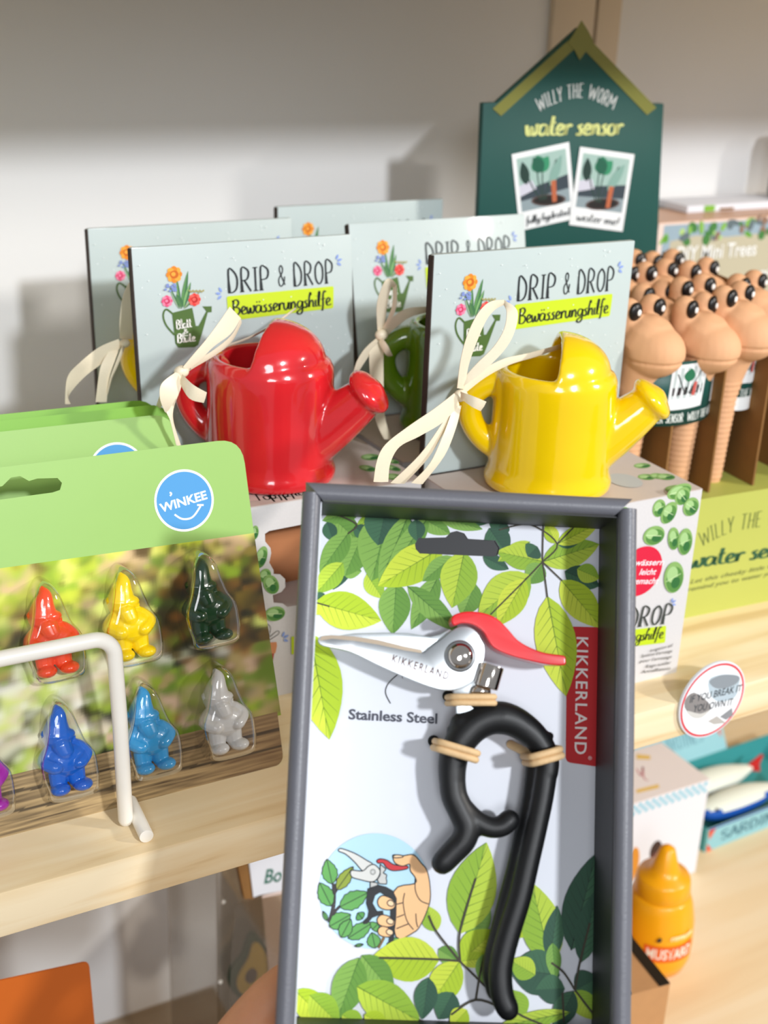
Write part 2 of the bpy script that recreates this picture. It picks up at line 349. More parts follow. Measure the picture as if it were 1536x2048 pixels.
def stroke_polys(s, font, wd, bold_first=False):
    x = 0.; polys = []
    for ch in s:
        dots = False
        if ch in 'äü': dots = True; ch = {'ä': 'a', 'ü': 'u'}[ch]
        gw, st = font.get(ch, (.3, []))
        for si, pl in enumerate(st):
            P = catmull(pl, 4) if (font is LO or (len(pl) > 4 and ch not in 'WMN')) else [np.array(p, float) for p in pl]
            P = [p + np.array([x, 0]) for p in P]
            k = len(P); L = []; Rr = []
            if not (font is LO or (len(pl) > 4 and ch not in 'WMN')):
                for i in range(k - 1):
                    t = P[i+1] - P[i]; t = t / (np.linalg.norm(t) + 1e-9); n = np.array([-t[1], t[0]]) * wd * (.55 + .6 * abs(t[1])) / 2; e = t * wd * .2
                    polys.append([P[i] + n - e, P[i+1] + n + e, P[i+1] - n + e, P[i] - n - e])
                continue
            for i in range(k):
                t = P[min(i+1, k-1)] - P[max(i-1, 0)]; t = t / (np.linalg.norm(t) + 1e-9); n = np.array([-t[1], t[0]])
                ww = wd * (.55 + .6 * abs(t[1])) * (1.5 if bold_first and abs(t[1]) > .9 and si == 0 and i < 2 else 1)
                L.append(P[i] + n * ww / 2); Rr.append(P[i] - n * ww / 2)
            for i in range(k - 1): polys.append([L[i], L[i+1], Rr[i+1], Rr[i]])
        if dots:
            for dx in (.12, .28): polys.append([np.array([x + dx + wd*.5*math.cos(a), .72 + wd*.5*math.sin(a)]) for a in np.linspace(0, 2*math.pi, 7)[:-1]])
        x += gw + (.13 if font is UP else .0)
    return polys, 0., x - (.13 if font is UP else 0)
class Print:
    def __init__(s, fr, n0=.00006, holes=None, warp=None, step=.000012):
        s.F = fr; s.n = n0; s.v = []; s.f = []; s.c = []; s.step = step; s.holes = holes or []; s.warp = warp; s.n00 = n0
    def lay(s): s.n += s.step
    def raw(s, pts, col):
        o = len(s.v); s.v += [(p[0], p[1], s.n) for p in pts]; s.f.append(tuple(range(o, o + len(pts)))); s.c.append(lin(col) if isinstance(col, str) else col)
    def poly(s, pts, col, lay=True):
        pts = [(float(p[0]), float(p[1])) for p in pts]
        if not s.holes: 
            if len(pts) <= 4: s.raw(pts, col)
            else:
                for t in tessellate_polygon([[Vector((p[0], p[1], 0)) for p in pts]]): s.raw([pts[i] for i in t], col)
        else:
            for t in tessellate_polygon([[Vector((p[0], p[1], 0)) for p in pts]]):
                parts = [[np.array(pts[i]) for i in t]]
                for h in s.holes:
                    nx = []
                    for q in parts: nx += cut_out(q, h)
                    parts = nx
                for q in parts: s.raw(q, col)
        if lay: s.lay()
    def P(s, x, y): return s.F.px(x, y)
    def ppoly(s, pxs, col): s.poly([s.F.px(*p) for p in pxs], col)
    def curve(s, pts, wd, col, taper=False, sm=True):
        P = catmull(pts, 5) if sm else [np.array(p, float) for p in pts]; k = len(P)
        for i in range(k - 1):
            t = P[i+1] - P[i]; t = t / (np.linalg.norm(t) + 1e-12); n = np.array([-t[1], t[0]])
            a = wd * (1 - .7 * i / k if taper else 1) / 2; b = wd * (1 - .7 * (i+1) / k if taper else 1) / 2
            s.poly([P[i] + n*a, P[i+1] + n*b, P[i+1] - n*b, P[i] - n*a], col, False)
        s.lay()
    def pcurve(s, pxs, wd, col, **k): s.curve([s.F.px(*p) for p in pxs], wd, col, **k)
    def outline(s, pts, wd, col): s.curve(list(pts) + [pts[0]], wd, col, sm=False)
    def ell(s, c, rx, ry, col, rot=0, seg=28):
        ca, sa = math.cos(rot), math.sin(rot)
        s.poly([(c[0] + rx*math.cos(a)*ca - ry*math.sin(a)*sa, c[1] + rx*math.cos(a)*sa + ry*math.sin(a)*ca) for a in np.linspace(0, 2*math.pi, seg, endpoint=False)], col)
    def leaf(s, b, t, wd, c1, c2, vein='#4d6b22', serr=0, outline=None, veins=True):
        b = np.array(b, float); t = np.array(t, float); ax = t - b; L = np.linalg.norm(ax); ax /= L; n = np.array([-ax[1], ax[0]])
        T = np.linspace(0, 1, 11); wf = lambda q: wd / 2 * (math.sin(math.pi * min(1, q ** .85)) ** .85) if 0 < q < 1 else 0
        top = [b + ax * L * q + n * wf(q) * (1 + (serr * (.5 if i % 2 else -.5))) for i, q in enumerate(T)]
        bot = [b + ax * L * q - n * wf(q) * (1 + (serr * (.5 if i % 2 else -.5))) for i, q in enumerate(T)]
        mid = [b + ax * L * q for q in T]
        for i in range(10): s.poly([mid[i], mid[i+1], top[i+1], top[i]], c1, False); s.poly([mid[i], mid[i+1], bot[i+1], bot[i]], c2, False)
        s.lay()
        if veins:
            for i in range(1, 9):
                for sg in (1, -1):
                    p = b + ax * L * T[i]; q = min(.97, T[i] + .17); e = b + ax * L * q + n * sg * wf(q) * .85; d = (e - p); d /= np.linalg.norm(d) + 1e-9; m = np.array([-d[1], d[0]]) * L * .0035
                    s.poly([p + m, e + m*.4, e - m*.4, p - m], vein, False)
            s.poly([b + n * L * .008, t, b - n * L * .008], vein, False); s.lay()
        if outline: s.outline(top + bot[::-1], outline[1], outline[0])
    def text(s, body, a, b, h, col, bold=0., shear=0., space=1., font=None, wd=.1, bf=False, arc=0.):
        """body along the baseline a->b (local u,v), capital height h"""
        a = np.array(a, float); b = np.array(b, float); ex = b - a; L = np.linalg.norm(ex); ex /= L; ey = np.array([-ex[1], ex[0]])
        if font is None: ps, x0, x1 = bfont(body, bold, shear, space); cap = .70
        else: ps, x0, x1 = stroke_polys(body, font, wd, bf); cap = 1.
        sx = L / (x1 - x0); sy = h / cap
        for p in ps:
            q = []
            for x, y in p:
                u = (x - x0) * sx; vv = y * sy + arc * (1 - (2 * u / L - 1) ** 2) * L
                sk = -arc * 4 * (2 * u / L - 1) * y * sy * 0
                q.append(a + ex * (u + sk) + ey * vv)
            s.poly(q, col, False)
        s.lay()
    def ptext(s, body, pa, pb, hpx, col, **k):
        a = s.F.px(*pa); b = s.F.px(*pb); c = s.F.px((pa[0]+pb[0])/2, (pa[1]+pb[1])/2); d = s.F.px((pa[0]+pb[0])/2, (pa[1]+pb[1])/2 - hpx)
        s.text(body, a, b, math.hypot(c[0]-d[0], c[1]-d[1]), col, **k)
    def build(s, name, parent, m=None, label=None):
        v = s.v if s.warp is None else [s.warp(*p) for p in s.v]
        o = mk(name, v, s.f, m or INK, parent, cols=s.c)
        if label: o['label'] = label
        return o
def cut_out(poly, hole):
    """convex poly minus convex hole (counter-clockwise)"""
    out = []; rem = poly
    for i in range(len(hole)):
        a = np.array(hole[i]); b = np.array(hole[(i+1) % len(hole)]); e = b - a; n = np.array([-e[1], e[0]])
        def clip(pl, sg):
            r = []
            for j in range(len(pl)):
                p, q = pl[j], pl[(j+1) % len(pl)]; dp = sg * ((p - a) @ n); dq = sg * ((q - a) @ n)
                if dp >= 0: r.append(p)
                if (dp > 0 and dq < 0) or (dp < 0 and dq > 0): r.append(p + (q - p) * dp / (dp - dq))
            return r
        o = clip(rem, -1)
        if len(o) >= 3: out.append(o)
        rem = clip(rem, 1)
        if len(rem) < 3: break
    return out
def photo(name, quad, nx, ny, fn, n, parent, m=None, clipf=None, snap=None):
    """a smooth printed picture: bilinear patch of the quad (u,v corners TL,TR,BR,BL), colours from fn(s,t)"""
    q = [np.array(p, float) for p in quad]; v = []; cols = []
    for j in range(ny + 1):
        for i in range(nx + 1):
            a, b = i / nx, j / ny; p = (q[0]*(1-a) + q[1]*a)*(1-b) + (q[3]*(1-a) + q[2]*a)*b
            p = snap(p) if snap else p; v.append((p[0], p[1], n)); c = fn(a, b); cols.append(tuple(c[:3]) + (1,))
    f = []
    for j in range(ny):
        for i in range(nx):
            f.append(((j+1)*(nx+1)+i, (j+1)*(nx+1)+i+1, j*(nx+1)+i+1, j*(nx+1)+i))
    if clipf: f = [x for x in f if clipf(*np.mean([v[i][:2] for i in x], axis=0))]
    o = mk(name, v, f, m or INK, parent)
    at = o.data.color_attributes.new('ink', 'FLOAT_COLOR', 'POINT'); at.data.foreach_set('color', [x for c in cols for x in c])
    return o
def rrect(pts, r, seg=6):
    """round the corners of a polygon"""
    out = []; k = len(pts); rr = r if hasattr(r, '__len__') else [r] * k
    for i in range(k):
        p = np.array(pts[i], float); a = np.array(pts[i-1]) - p; b = np.array(pts[(i+1) % k]) - p; a /= np.linalg.norm(a); b /= np.linalg.norm(b)
        if rr[i] == 0: out.append(tuple(p)); continue
        A = p + a * rr[i]; B = p + b * rr[i]
        for j in range(seg + 1):
            t = j / seg; out.append(tuple((1-t)**2 * A + 2*t*(1-t)*p + t*t*B))
    return out
def mixc(a, b, t): return tuple(a[i] * (1-t) + b[i] * t for i in range(3))

WALLY = .40
# ================================================================== THE SETTING
def struct(o, label=None): tag(o, label, kind='structure'); return o
struct(box('wall_back', (-1.2, WALLY, -1.2), (1.8, WALLY + .03, 1.3), M['wall']))
x1 = on(1101, 0, 1, WALLY)[0]; x2 = on(1187, 0, 1, WALLY)[0]; x3 = on(1236, 0, 1, WALLY)[0]
struct(box('trim_1', (x1, WALLY - .006, -.479), (x2 - .0015, WALLY, .9), M['strip'], bevel=.0008))
struct(box('trim_2', (x2 + .0015, WALLY - .006, -.479), (x3, WALLY, .9), M['strip'], bevel=.0008))
struct(box('floor', (-3, -3.2, -1.23), (3.5, WALLY, -1.2), M['floor']))

def board(name, a, b, m, label):
    o = box(name, a, b, m, bevel=.0012); tag(o, label, 'shelf'); return o
board('shelf_board', (-1.0, 0.0, -.0235), (1.5, WALLY, 0), M['pine'], 'pale wooden shelf carrying the watering cans and gnome cards')
board('shelf_board', (-1.0, -0.02, .43), (1.5, WALLY, .46), M['pine'], 'wooden shelf above the watering cans, out of the picture')
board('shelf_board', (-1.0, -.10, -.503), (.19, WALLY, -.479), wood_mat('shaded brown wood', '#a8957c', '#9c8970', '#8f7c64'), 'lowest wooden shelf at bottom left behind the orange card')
LZ = -.30
board('display_platform', (.20, -.25, LZ - .06), (1.5, WALLY, LZ), M['pine2'], 'raised pale wooden platform under the mustard bottle')

# ================================================================== CARTONS AND CARDS (watering can gift boxes)
CH = .1155
WATER = '#8fa6d8'
def drops(P, c, s, rot):
    for k, a in enumerate((-50, 0, 50)):
        q = math.radians(a) + rot; d = (math.cos(q), math.sin(q))
        P.leaf((c[0] + d[0]*s*.4, c[1] + d[1]*s*.4), (c[0] + d[0]*s*1.5, c[1] + d[1]*s*1.5), s*.5, '#7f98d8', '#8ea5de', veins=False)
CW, CHH = .131, .120
def make_card():
    fr = Frame((0, 0, 0), (1, 0, 0), (0, 0, 1))
    t = thing('hang_card', '', 'card', fr)
    prism('card_panel', [(0, 0), (CW, 0), (CW, CHH), (0, CHH)], -.004, 0, M['sage'], t, bevel=.0006)
    prism('card_side', [(-.0006, .0), (0.0001, .0), (0.0001, CHH - .0005), (-.0006, CHH - .001)], -.0045, .0002, M['cardedge'], t)
    P = Print(fr, .00006)
    rnd = random.Random(3)
    for i in range(95):
        P.ell((rnd.uniform(.003, CW-.003), rnd.uniform(.003, CHH-.003)), .00045, .00028, '#e9eeee', .3, 7)
    P.n = .00012; tag(P.build('dot_print', t), kind='stuff')
    # logo : silhouette of a can with flowers
    g = lambda x, y: ((x - 340) / 1060 * CW, CHH - (y - 285 + (x - 340) * .062) / 880 * CHH * .985)   # measured on an enlarged view, top-left corner at 340,285
    P = Print(fr, .00030)
    G = '#4b6a2e'
    P.poly([g(505, 545), g(600, 525), g(612, 600), g(625, 600), g(665, 540), g(648, 520), g(692, 520), g(690, 545), g(672, 545), g(640, 630), g(618, 680), g(600, 688), g(525, 688), g(512, 670)], G)
    P.curve([g(515, 555), g(480, 530), g(464, 555), g(475, 595), g(510, 635)], .0010, G)
    for a, b, wv, c in (((545, 530), (535, 400), 16, '#6f9a58'), ((550, 530), (590, 375), 22, '#5c8f52'), ((560, 525), (600, 420), 20, '#7fae6d'), ((540, 530), (500, 440), 14, '#8fa98a'), ((560, 530), (640, 460), 14, '#9aa97c'), ((555, 520), (530, 470), 26, '#4e7d4a')):
        P.leaf(g(*a), g(*b), wv / 1060 * CW, c, '#3d7046', veins=False)
    def rose(x, y, r, cs):
        c = g(x, y); rr = r / 1060 * CW
        for k in range(8): P.ell((c[0] + rr*.55*math.cos(k*.785), c[1] + rr*.55*math.sin(k*.785)), rr*.5, rr*.42, cs[k % 2], k*.785, 10)
        P.ell(c, rr*.55, rr*.5, cs[2]); P.ell((c[0]-rr*.1, c[1]+rr*.05), rr*.28, rr*.25, cs[1])
    rose(525, 390, 36, ('#e2861d', '#f0a63a', '#c9640f')); rose(485, 497, 25, ('#e0507c', '#ee86a6', '#c5305c')); rose(612, 492, 28, ('#e23b33', '#f0645a', '#b9201f')); 
    for k in range(14): P.ell(g(505 + rnd.uniform(-25, 25), 443 + rnd.uniform(-14, 14)), .0009, .0007, '#7d8fc9', 0, 6)
    for k in range(9): P.ell(g(590 + k*8, 455 + (k % 2) * 4), .0006, .0006, '#a59e62', 0, 6)
    P.text('Blatt', g(520, 612), g(592, 603), .0050, '#f4f4ee', font=LO, wd=.13)
    P.text('&', g(553, 630), g(572, 628), .0024, '#f4f4ee', font=UP, wd=.12)
    P.text('Blüte', g(520, 668), g(605, 662), .0050, '#f4f4ee', font=LO, wd=.13)
    P.build('logo_print', t)
    P = Print(fr, .00030)
    K = '#23282c'
    P.text('DRIP', g(775, 466), g(975, 452), .0128, K, font=UP, wd=.085, bf=True)
    P.text('&', g(1020, 440), g(1055, 438), .0118, K, font=UP, wd=.08)
    P.text('DROP', g(1098, 440), g(1298, 425), .0128, K, font=UP, wd=.085, bf=True)
    P.poly(rrect([g(765, 480), g(1300, 440), g(1296, 535), g(768, 582)], .0012), '#c3da1e')
    P.text('Bewässerungshilfe', g(790, 560), g(1285, 522), .0086, '#2a3320', font=LO, wd=.115)
    drops(P, g(748, 470), .0030, math.radians(170)); drops(P, g(1312, 335), .0030, math.radians(15))
    P.build('title_print', t)
    return t
card0 = make_card()
def card_frame(yb, yt, tl, tr):
    A = on(*tl, 1, yt); B = on(*tr, 1, yt); z = (A[2] + B[2]) / 2
    fr = Frame((A[0], yb, CH + .0004), (1, 0, 0), (0, yt - yb, z - CH)); m = fr.mat()
    h = math.hypot(yt - yb, z - CH)
    return m @ Matrix.Diagonal((((B[0] - A[0]) / CW), h / CHH, 1, 1)), A[0], B[0]
cards = [((.177, .190, (262, 497), (703, 470)), 'pale sage header card standing right behind the red watering can'),
         ((.1045, .106, (868, 510), (1270, 484)), 'pale sage header card standing behind the front yellow watering can'),
         ((.206, .232, (697, 445), (1048, 432)), 'pale sage header card behind the green watering can'),
         ((.262, .270, (175, 457), (583, 439)), 'leftmost sage header card, near the wall behind the half-hidden yellow can'),
         ((.296, .300, (555, 412), (886, 402)), 'rearmost sage header card, its top peeking out between the others')]
cxs = []
for i, (a, lab) in enumerate(cards):
    m, xa, xb = card_frame(*a)
    if i == 0: card0.matrix_world = m; card0['label'] = lab; card0['group'] = 'header cards of the watering can boxes'; XF[card0.name] = m
    else: dup(card0, m, lab)
    cxs.append((xa, xb))

def bubble_leaf(P, c, rx, ry, rot, seed=0):
    rnd = random.Random(seed)
    P.ell(c, rx, ry, '#86ae62', rot); P.ell((c[0]+rx*.1, c[1]-ry*.15), rx*.85, ry*.8, '#55893f', rot)
    P.ell((c[0]-rx*.2, c[1]+ry*.2), rx*.55, ry*.5, '#a3c886', rot); P.ell((c[0]+rx*.25, c[1]-ry*.35), rx*.45, ry*.35, '#2c6a33', rot)
    ca, sa = math.cos(rot), math.sin(rot)
    P.curve([(c[0]-rx*.8*ca, c[1]-rx*.8*sa), (c[0], c[1]), (c[0]+rx*.7*ca, c[1]+rx*.7*sa)], rx*.06, '#c8e0a8')
def carton(x0, x1, y0, y1, label, front=True, window=False):
    fr = Frame((x0, y0, 0), (1, 0, 0), (0, 0, 1)); t = thing('gift_carton', label, 'box', fr, 'cartons under the watering cans')
    W, D, H = x1 - x0, y1 - y0, CH
    v, f = box_vf(0, 0, -D, .0006, H - .0006, -.0007); mk('side_panel', v, f, M['linen'], t)
    v, f = box_vf(W - .0006, 0, -D, W, H - .0006, -.0007); mk('side_panel', v, f, M['linen'], t)
    v, f = box_vf(0.0006, 0, -D, W - .0006, H - .0006, -D + .0006); mk('back_panel', v, f, M['kraft'], t)
    v, f = box_vf(0, H - .0006, -D, W, H, 0); o = mk('top_panel', v, f, M['pinkish'], t)
    return t, fr, W, D, H
# --- left front carton with the die-cut window
XL0, XL1, XR0, XR1 = .068, .1990, .2030, .3362
t, frL, W, D, H = carton(XL0, XL1, .1006, .1765, 'linen grey carton under the red watering can, with a leafy cut-out window')
q = crop(460, 940, 4.2667); pf = lambda x, y: frL.px(*q(x, y))
win = [pf(590, 470), pf(335, 520), pf(298, 545), pf(300, 610), pf(345, 665), pf(352, 710), pf(335, 790), pf(372, 855), pf(372, 890), pf(430, 893), pf(470, 930), pf(472, 1000), pf(440, 1040), pf(365, 1068), pf(372, 1135), pf(450, 1140), pf(490, 1170), (W - .03, pf(490, 1170)[1]), (W - .02, pf(590, 470)[1] - .03), (W - .025, pf(590, 470)[1])]
fp = diecut('front_panel', [(0, 0), (W, 0), (W, H - .0006), (0, H - .0006)], [win[::-1]], -.0007, 0, M['linen'], t)
v, f = box_vf(.001, .001, -.030, W - .001, H - .002, -.029); mk('liner_panel', v, f, M['potbrown'], t)
v, f = box_vf(.001, pf(450, 1140)[1] - .004, -.029, W - .001, pf(450, 1140)[1] - .003, -.001); mk('liner_shelf', v, f, M['linen'], t)
P = Print(frL, .0001)
for (x, y, rx, ry, r) in ((210, 535, 34, 60, .1), (265, 745, 50, 95, .3), (298, 900, 52, 60, 0), (350, 975, 60, 95, 1.3), (382, 1225, 90, 65, .2)):
    a = pf(x, y); sc = 1 / 4.2667 / 3500; bubble_leaf(P, a, rx*sc, ry*sc, -r if r < 1 else .5, x)
for k in (425, 455, 490): pass
drops(P, pf(440, 1440), .0030, math.radians(20))
P.ppoly([q(315, 1470), q(395, 1465), q(398, 1500), q(385, 1560), q(322, 1570)], '#cf8a5e'); P.ppoly([q(330, 1570), q(375, 1560), q(355, 1680), q(335, 1700)], '#a84a3a')
P.curve([pf(300, 1300), pf(345, 1340), pf(335, 1420), pf(400, 1370), pf(415, 1395), pf(330, 1450)], .0003, '#333333')
P.poly(rrect([pf(520, 1420), pf(545, 1415), pf(545, 1570), pf(522, 1570)], .0005), '#c3da1e')
P.build('leaf_print', t)
frT = Frame((XL0, .1006, H), (1, 0, 0), (0, 1, 0)); P = Print(frT, .00005)
P.ppoly([(440, 1012), (608, 986), (640, 968), (600, 960), (440, 985)], '#dfc4bd')
P.ptext('für Topfpflanzen', (468, 1008), (665, 983), 15, '#2b2523', font=LO, wd=.09)
bb = crop(660, 780, 6.4); 
for (x, y, rx, ry) in ((520, 860, 130, 50), (480, 1005, 90, 55), (800, 1000, 70, 60), (810, 920, 60, 40), (830, 1120, 100, 55)):
    a = frT.px(*bb(x, y)); bubble_leaf(P, a, rx / 6.4 / 3500, ry / 6.4 / 1500, .2, x)
P.F = frT; o = P.build('top_print', t, label='leaf and lettering print on the carton lid')
o.matrix_local = frL.mat().inverted() @ frT.mat()
# --- right front carton
t, frR, W, D, H = carton(XR0, XR1, .0277, .1034, 'linen grey carton under the yellow watering can, with red round badge')
v, f = box_vf(0, 0, -.0007, W, H - .0006, 0); mk('front_panel', v, f, M['linen'], t)
P = Print(frR, .0001); q = crop(1180, 880, 3.303); pf = lambda x, y: frR.px(*q(x, y))
for (x, y, rx, ry, r) in ((590, 340, 95, 50, -.1), (610, 370, 60, 60, .8), (455, 450, 50, 60, -.3), (520, 480, 58, 75, .5), (665, 440, 65, 62, .6), (420, 630, 85, 65, .2), (550, 650, 45, 82, -.3), (625, 670, 58, 95, -.2), (550, 905, 78, 115, -.3), (200, 500, 70, 60, .3), (90, 620, 70, 70, .5)):
    sc = 1 / 3.303 / 4100; bubble_leaf(P, pf(x, y), rx*sc*1.22, ry*sc*1.2, -r, x)
P.ell(pf(330, 865), .0150, .0150, '#d8173c', seg=40)
for tx, x0_, x1_, y in (('Bewässern', 225, 480, 822), ('leicht', 318, 428, 885), ('gemacht', 265, 442, 945)):
    P.ptext(tx, q(x0_, y + (x1_ - x0_) * .02), q(x1_, y), 11.5, '#f6e9ec', bold=.015, shear=.2)
P.ptext('DROP', q(240, 1238), q(520, 1205), 36, '#3a403c', font=UP, wd=.09, bf=True)
P.ptext('DRIP &', q(-120, 1290), q(190, 1248), 36, '#3a403c', font=UP, wd=.09, bf=True)
P.poly(rrect([pf(-60, 1290), pf(498, 1222), pf(490, 1335), pf(-70, 1400)], .0012), '#c3da1e')
P.ptext('Bewässerungshilfe', q(-50, 1365), q(475, 1305), 23, '#2a3320', font=LO, wd=.11)
drops(P, pf(530, 1080), .0026, math.radians(30))
for i, tx in enumerate(('Irrigation aid', 'Système d’arrosage', 'pour l’arrosage', 'Riego auxiliar', 'Annaffiatoio')):
    P.ptext(tx, q((390, 330, 320, 360, 330)[i], 1398 + i*35), q(540 - i * 4, 1360 + i*38), 6, '#4a4a4c', shear=.2)
P.build('front_print', t)
frT = Frame((XR0, .0277, H), (1, 0, 0), (0, 1, 0)); P = Print(frT, .00005)
for (x, y, rx, ry) in ((345, 170, 70, 26), (375, 245, 68, 30), (450, 240, 60, 30), (500, 245, 70, 32), (575, 325, 95, 34)):
    bubble_leaf(P, frT.px(*q(x, y)), rx / 3.303 / 3800, ry / 3.303 / 2000, .1, x)
a = frT.px(*q(230, 270)); P.ell(a, .009, .011, '#b7babb')
o = P.build('top_print', t, label='leaf print on the carton lid'); o.matrix_local = frR.mat().inverted() @ frT.mat()
for (x0, x1, y0, y1, lab) in ((XL0, XL1, .186, .261, 'linen grey carton behind the red can\'s card, under the half-hidden yellow can'),
                              (XR0, XR1, .128, .205, 'linen grey carton directly behind the front yellow can\'s card, under the green can'),
                              (XR0, XR1, .222, .2955, 'linen grey carton at the back of the right row, near the wall')):
    t, fr, W, D, H = carton(x0, x1, y0, y1, lab); v, f = box_vf(0, 0, -.0007, W, H - .0006, 0); mk('front_panel', v, f, M['linen'], t)

# ================================================================== WATERING CANS
def can_shape():
    R = .0345
    prof = [(0, 0), (R*.9, 0), (R*1.03, .002), (R*1.05, .006), (R*1.01, .0095), (R*.985, .013), (R*.98, .04), (R*.985, .057), (R*.975, .0625), (R*.92, .0665), (R*.83, .0678), (R*.77, .066), (R*.77, .03), (R*.5, .012), (0, .012)]
    body = lathe_vf(prof, 56, 1., .93)
    # hood: half of a thick dome over the +x side
    v = []; f = []; nu, nv = 24, 14
    for s_, rr in ((0, 1.), (1, .86)):
        for i in range(nv + 1):
            th = math.pi / 2 * i / nv
            for j in range(nu + 1):
                ph = -math.pi/2 + math.pi * j / nu
                a = R * .95 * rr; x = a*math.cos(th)*math.cos(ph); y = a*.93*math.cos(th)*math.sin(ph); z = .0625 + (.0245 if s_ == 0 else .0210) * math.sin(th)
                v.append((x - .0035 + .004 * (z - .0625) / .0245, y, z))
    o2 = (nv+1)*(nu+1)
    for i in range(nv):
        for j in range(nu):
            k = i*(nu+1)+j; f.append((k, k+1, k+nu+2, k+nu+1)); f.append((o2+k, o2+k+nu+1, o2+k+nu+2, o2+k+1))
    for i in range(nv):
        k = i*(nu+1); f.append((k, k+nu+1, o2+k+nu+1, o2+k)); k += nu; f.append((k, o2+k, o2+k+nu+1, k+nu+1))
    for j in range(nu): f.append((j, o2+j, o2+j+1, j+1))
    hood = (v, f)
    hp = catmull([(-.028, 0, .058), (-.036, 0, .0575), (-.0445, 0, .0515), (-.0468, 0, .043), (-.0435, 0, .033), (-.036, 0, .0245), (-.028, 0, .020)], 6)
    handle = tube_vf(hp, .0068, 16)
    sp = catmull([(.024, 0, .026), (.034, 0, .034), (.044, 0, .043), (.052, 0, .0505)], 6)
    spout = tube_vf(sp, np.linspace(.0165, .0105, len(sp)), 20)
    d = np.array([.7, 0, .71]); ax = np.cross([0, 1, 0], d)
    rm = np.array([ax, [0, 1, 0], d]).T
    rose = ell_vf((.0535, 0, .0530), (.0138, .0138, .0062), 24, 12, rm)
    return remesh(join(body, hood, handle, spout, rose), .00105, 5)
CANM = can_shape()
def can_rule(c):
    x, y, z = c; r = math.hypot(x, y/.93)
    if x < -.0345 and r > .0345: return 'handle'
    if x > .036 and z > .010 and r > .0350: return 'rose' if (x*.7 + z*.71) > .0705 else 'spout'
    if z > .0682: return 'hood'
    return 'body'
can0 = thing('watering_can', 'red glazed ceramic watering can on the left carton', 'watering can', (0, 0, 0), 'little ceramic watering cans')
split_parts(CANM, can_rule, M['red'], can0)
a = on(540, 850, 1, .138); CX_R = a[0]; can0.location = (a[0], .138, CH); can0.rotation_euler[2] = math.radians(-40); XF[can0.name] = Matrix.Translation(can0.location)
a = on(1104, 850, 1, .066)
dup(can0, Matrix.Translation((a[0], .066, CH)) @ Matrix.Rotation(math.radians(-31), 4, 'Z') @ Matrix.Diagonal((.965, .95, .985, 1)), 'yellow glazed ceramic watering can in front, on the right carton', {M['red']: M['yellow']})
dup(can0, Matrix.Translation((a[0] + .004, .165, CH)) @ Matrix.Rotation(math.radians(-22), 4, 'Z'), 'green glazed ceramic watering can half hidden behind the front yellow can\'s card', {M['red']: M['green']})
dup(can0, Matrix.Translation((CX_R + .001, .222, CH)) @ Matrix.Rotation(math.radians(-22), 4, 'Z'), 'yellow glazed ceramic watering can mostly hidden behind the red can\'s card', {M['red']: M['yellow']})

# ================================================================== RIBBON BOWS
def ribbon(name, label, y0, strips, knot, cp, kr=.004):
    kx = on(*cp(*knot), 1, y0); t = thing(name, label, 'ribbon', tuple(kx), 'cream ribbons on the can handles')
    for nm, A, B, dy in strips:
        n = 5; k = max(len(A), len(B))
        A = catmull([cp(*p) for p in A], n); B = catmull([cp(*p) for p in B], n); m = min(len(A), len(B))
        ia = [A[int(round(i * (len(A)-1) / (m-1)))] for i in range(m)]; ib = [B[int(round(i * (len(B)-1) / (m-1)))] for i in range(m)]
        v = []; f = []
        for i in range(m):
            tt = i / (m - 1); y = y0 + dy[0] * (1 - tt) + dy[1] * tt - .004 * math.sin(math.pi * tt)
            p0 = on(*ia[i], 1, y); p1 = on(*ib[i], 1, y + .0015); pm = (p0 + p1) / 2 + np.array([0, -.0004, 0])
            for p in (p0, pm, p1): v.append(p)
            for p in (p0, pm, p1): v.append(p + np.array([0, .0003, 0]))
        for i in range(m - 1):
            a = i*6; b = a + 6
            f += [(a, a+1, b+1, b), (a+1, a+2, b+2, b+1), (a+3, b+3, b+4, a+4), (a+4, b+4, b+5, a+5), (a, b, b+3, a+3), (a+2, a+5, b+5, b+2)]
        f += [(0, 3, 4, 1), (1, 4, 5, 2), (a+6, a+7, a+10, a+9), (a+7, a+8, a+11, a+10)]
        smooth_by_angle(mk(nm, v, f, M['ribbon'], t, world=True), 40)
    v, f = ell_vf(kx + np.array([0, -.0015, 0]), (kr, .003, kr * .8), 14, 8); mk('knot', v, f, M['ribbon'], t, smooth=True, world=True)
c2 = crop(120, 380, 2.4); c3 = crop(680, 420, 2.1333); c6 = crop(120, 560, 5.12)
ribbon('ribbon_bow', 'cream satin ribbon tied to the red watering can\'s handle', .130, [
    ('loop', [(590, 850), (640, 790), (700, 720), (760, 640), (815, 560)], [(610, 868), (680, 810), (740, 750), (820, 690), (868, 615)], (-.004, .010)),
    ('loop', [(868, 615), (820, 700), (720, 780), (640, 822), (600, 850)], [(872, 640), (820, 735), (735, 800), (650, 850), (612, 875)], (.012, .003)),
    ('ribbon_end', [(620, 845), (760, 760), (900, 708), (1020, 645), (1130, 565)], [(630, 862), (765, 772), (905, 716), (1025, 652), (1136, 570)], (.002, .030)),
    ('ribbon_end', [(555, 875), (488, 930), (480, 1000), (503, 1065)], [(590, 890), (577, 960), (545, 1020), (512, 1072)], (-.004, -.008)),
    ('ribbon_end', [(545, 960), (510, 1050), (530, 1110), (558, 1225)], [(578, 960), (545, 1050), (547, 1120), (582, 1230)], (-.002, -.006)),
    ('ribbon_end', [(495, 950), (478, 990), (463, 1035)], [(510, 960), (500, 1010), (482, 1050)], (.002, .004)),
    ('ribbon_end', [(588, 885), (640, 935), (705, 972)], [(572, 920), (620, 1000), (690, 1022)], (-.006, -.012))], (578, 868), c2)
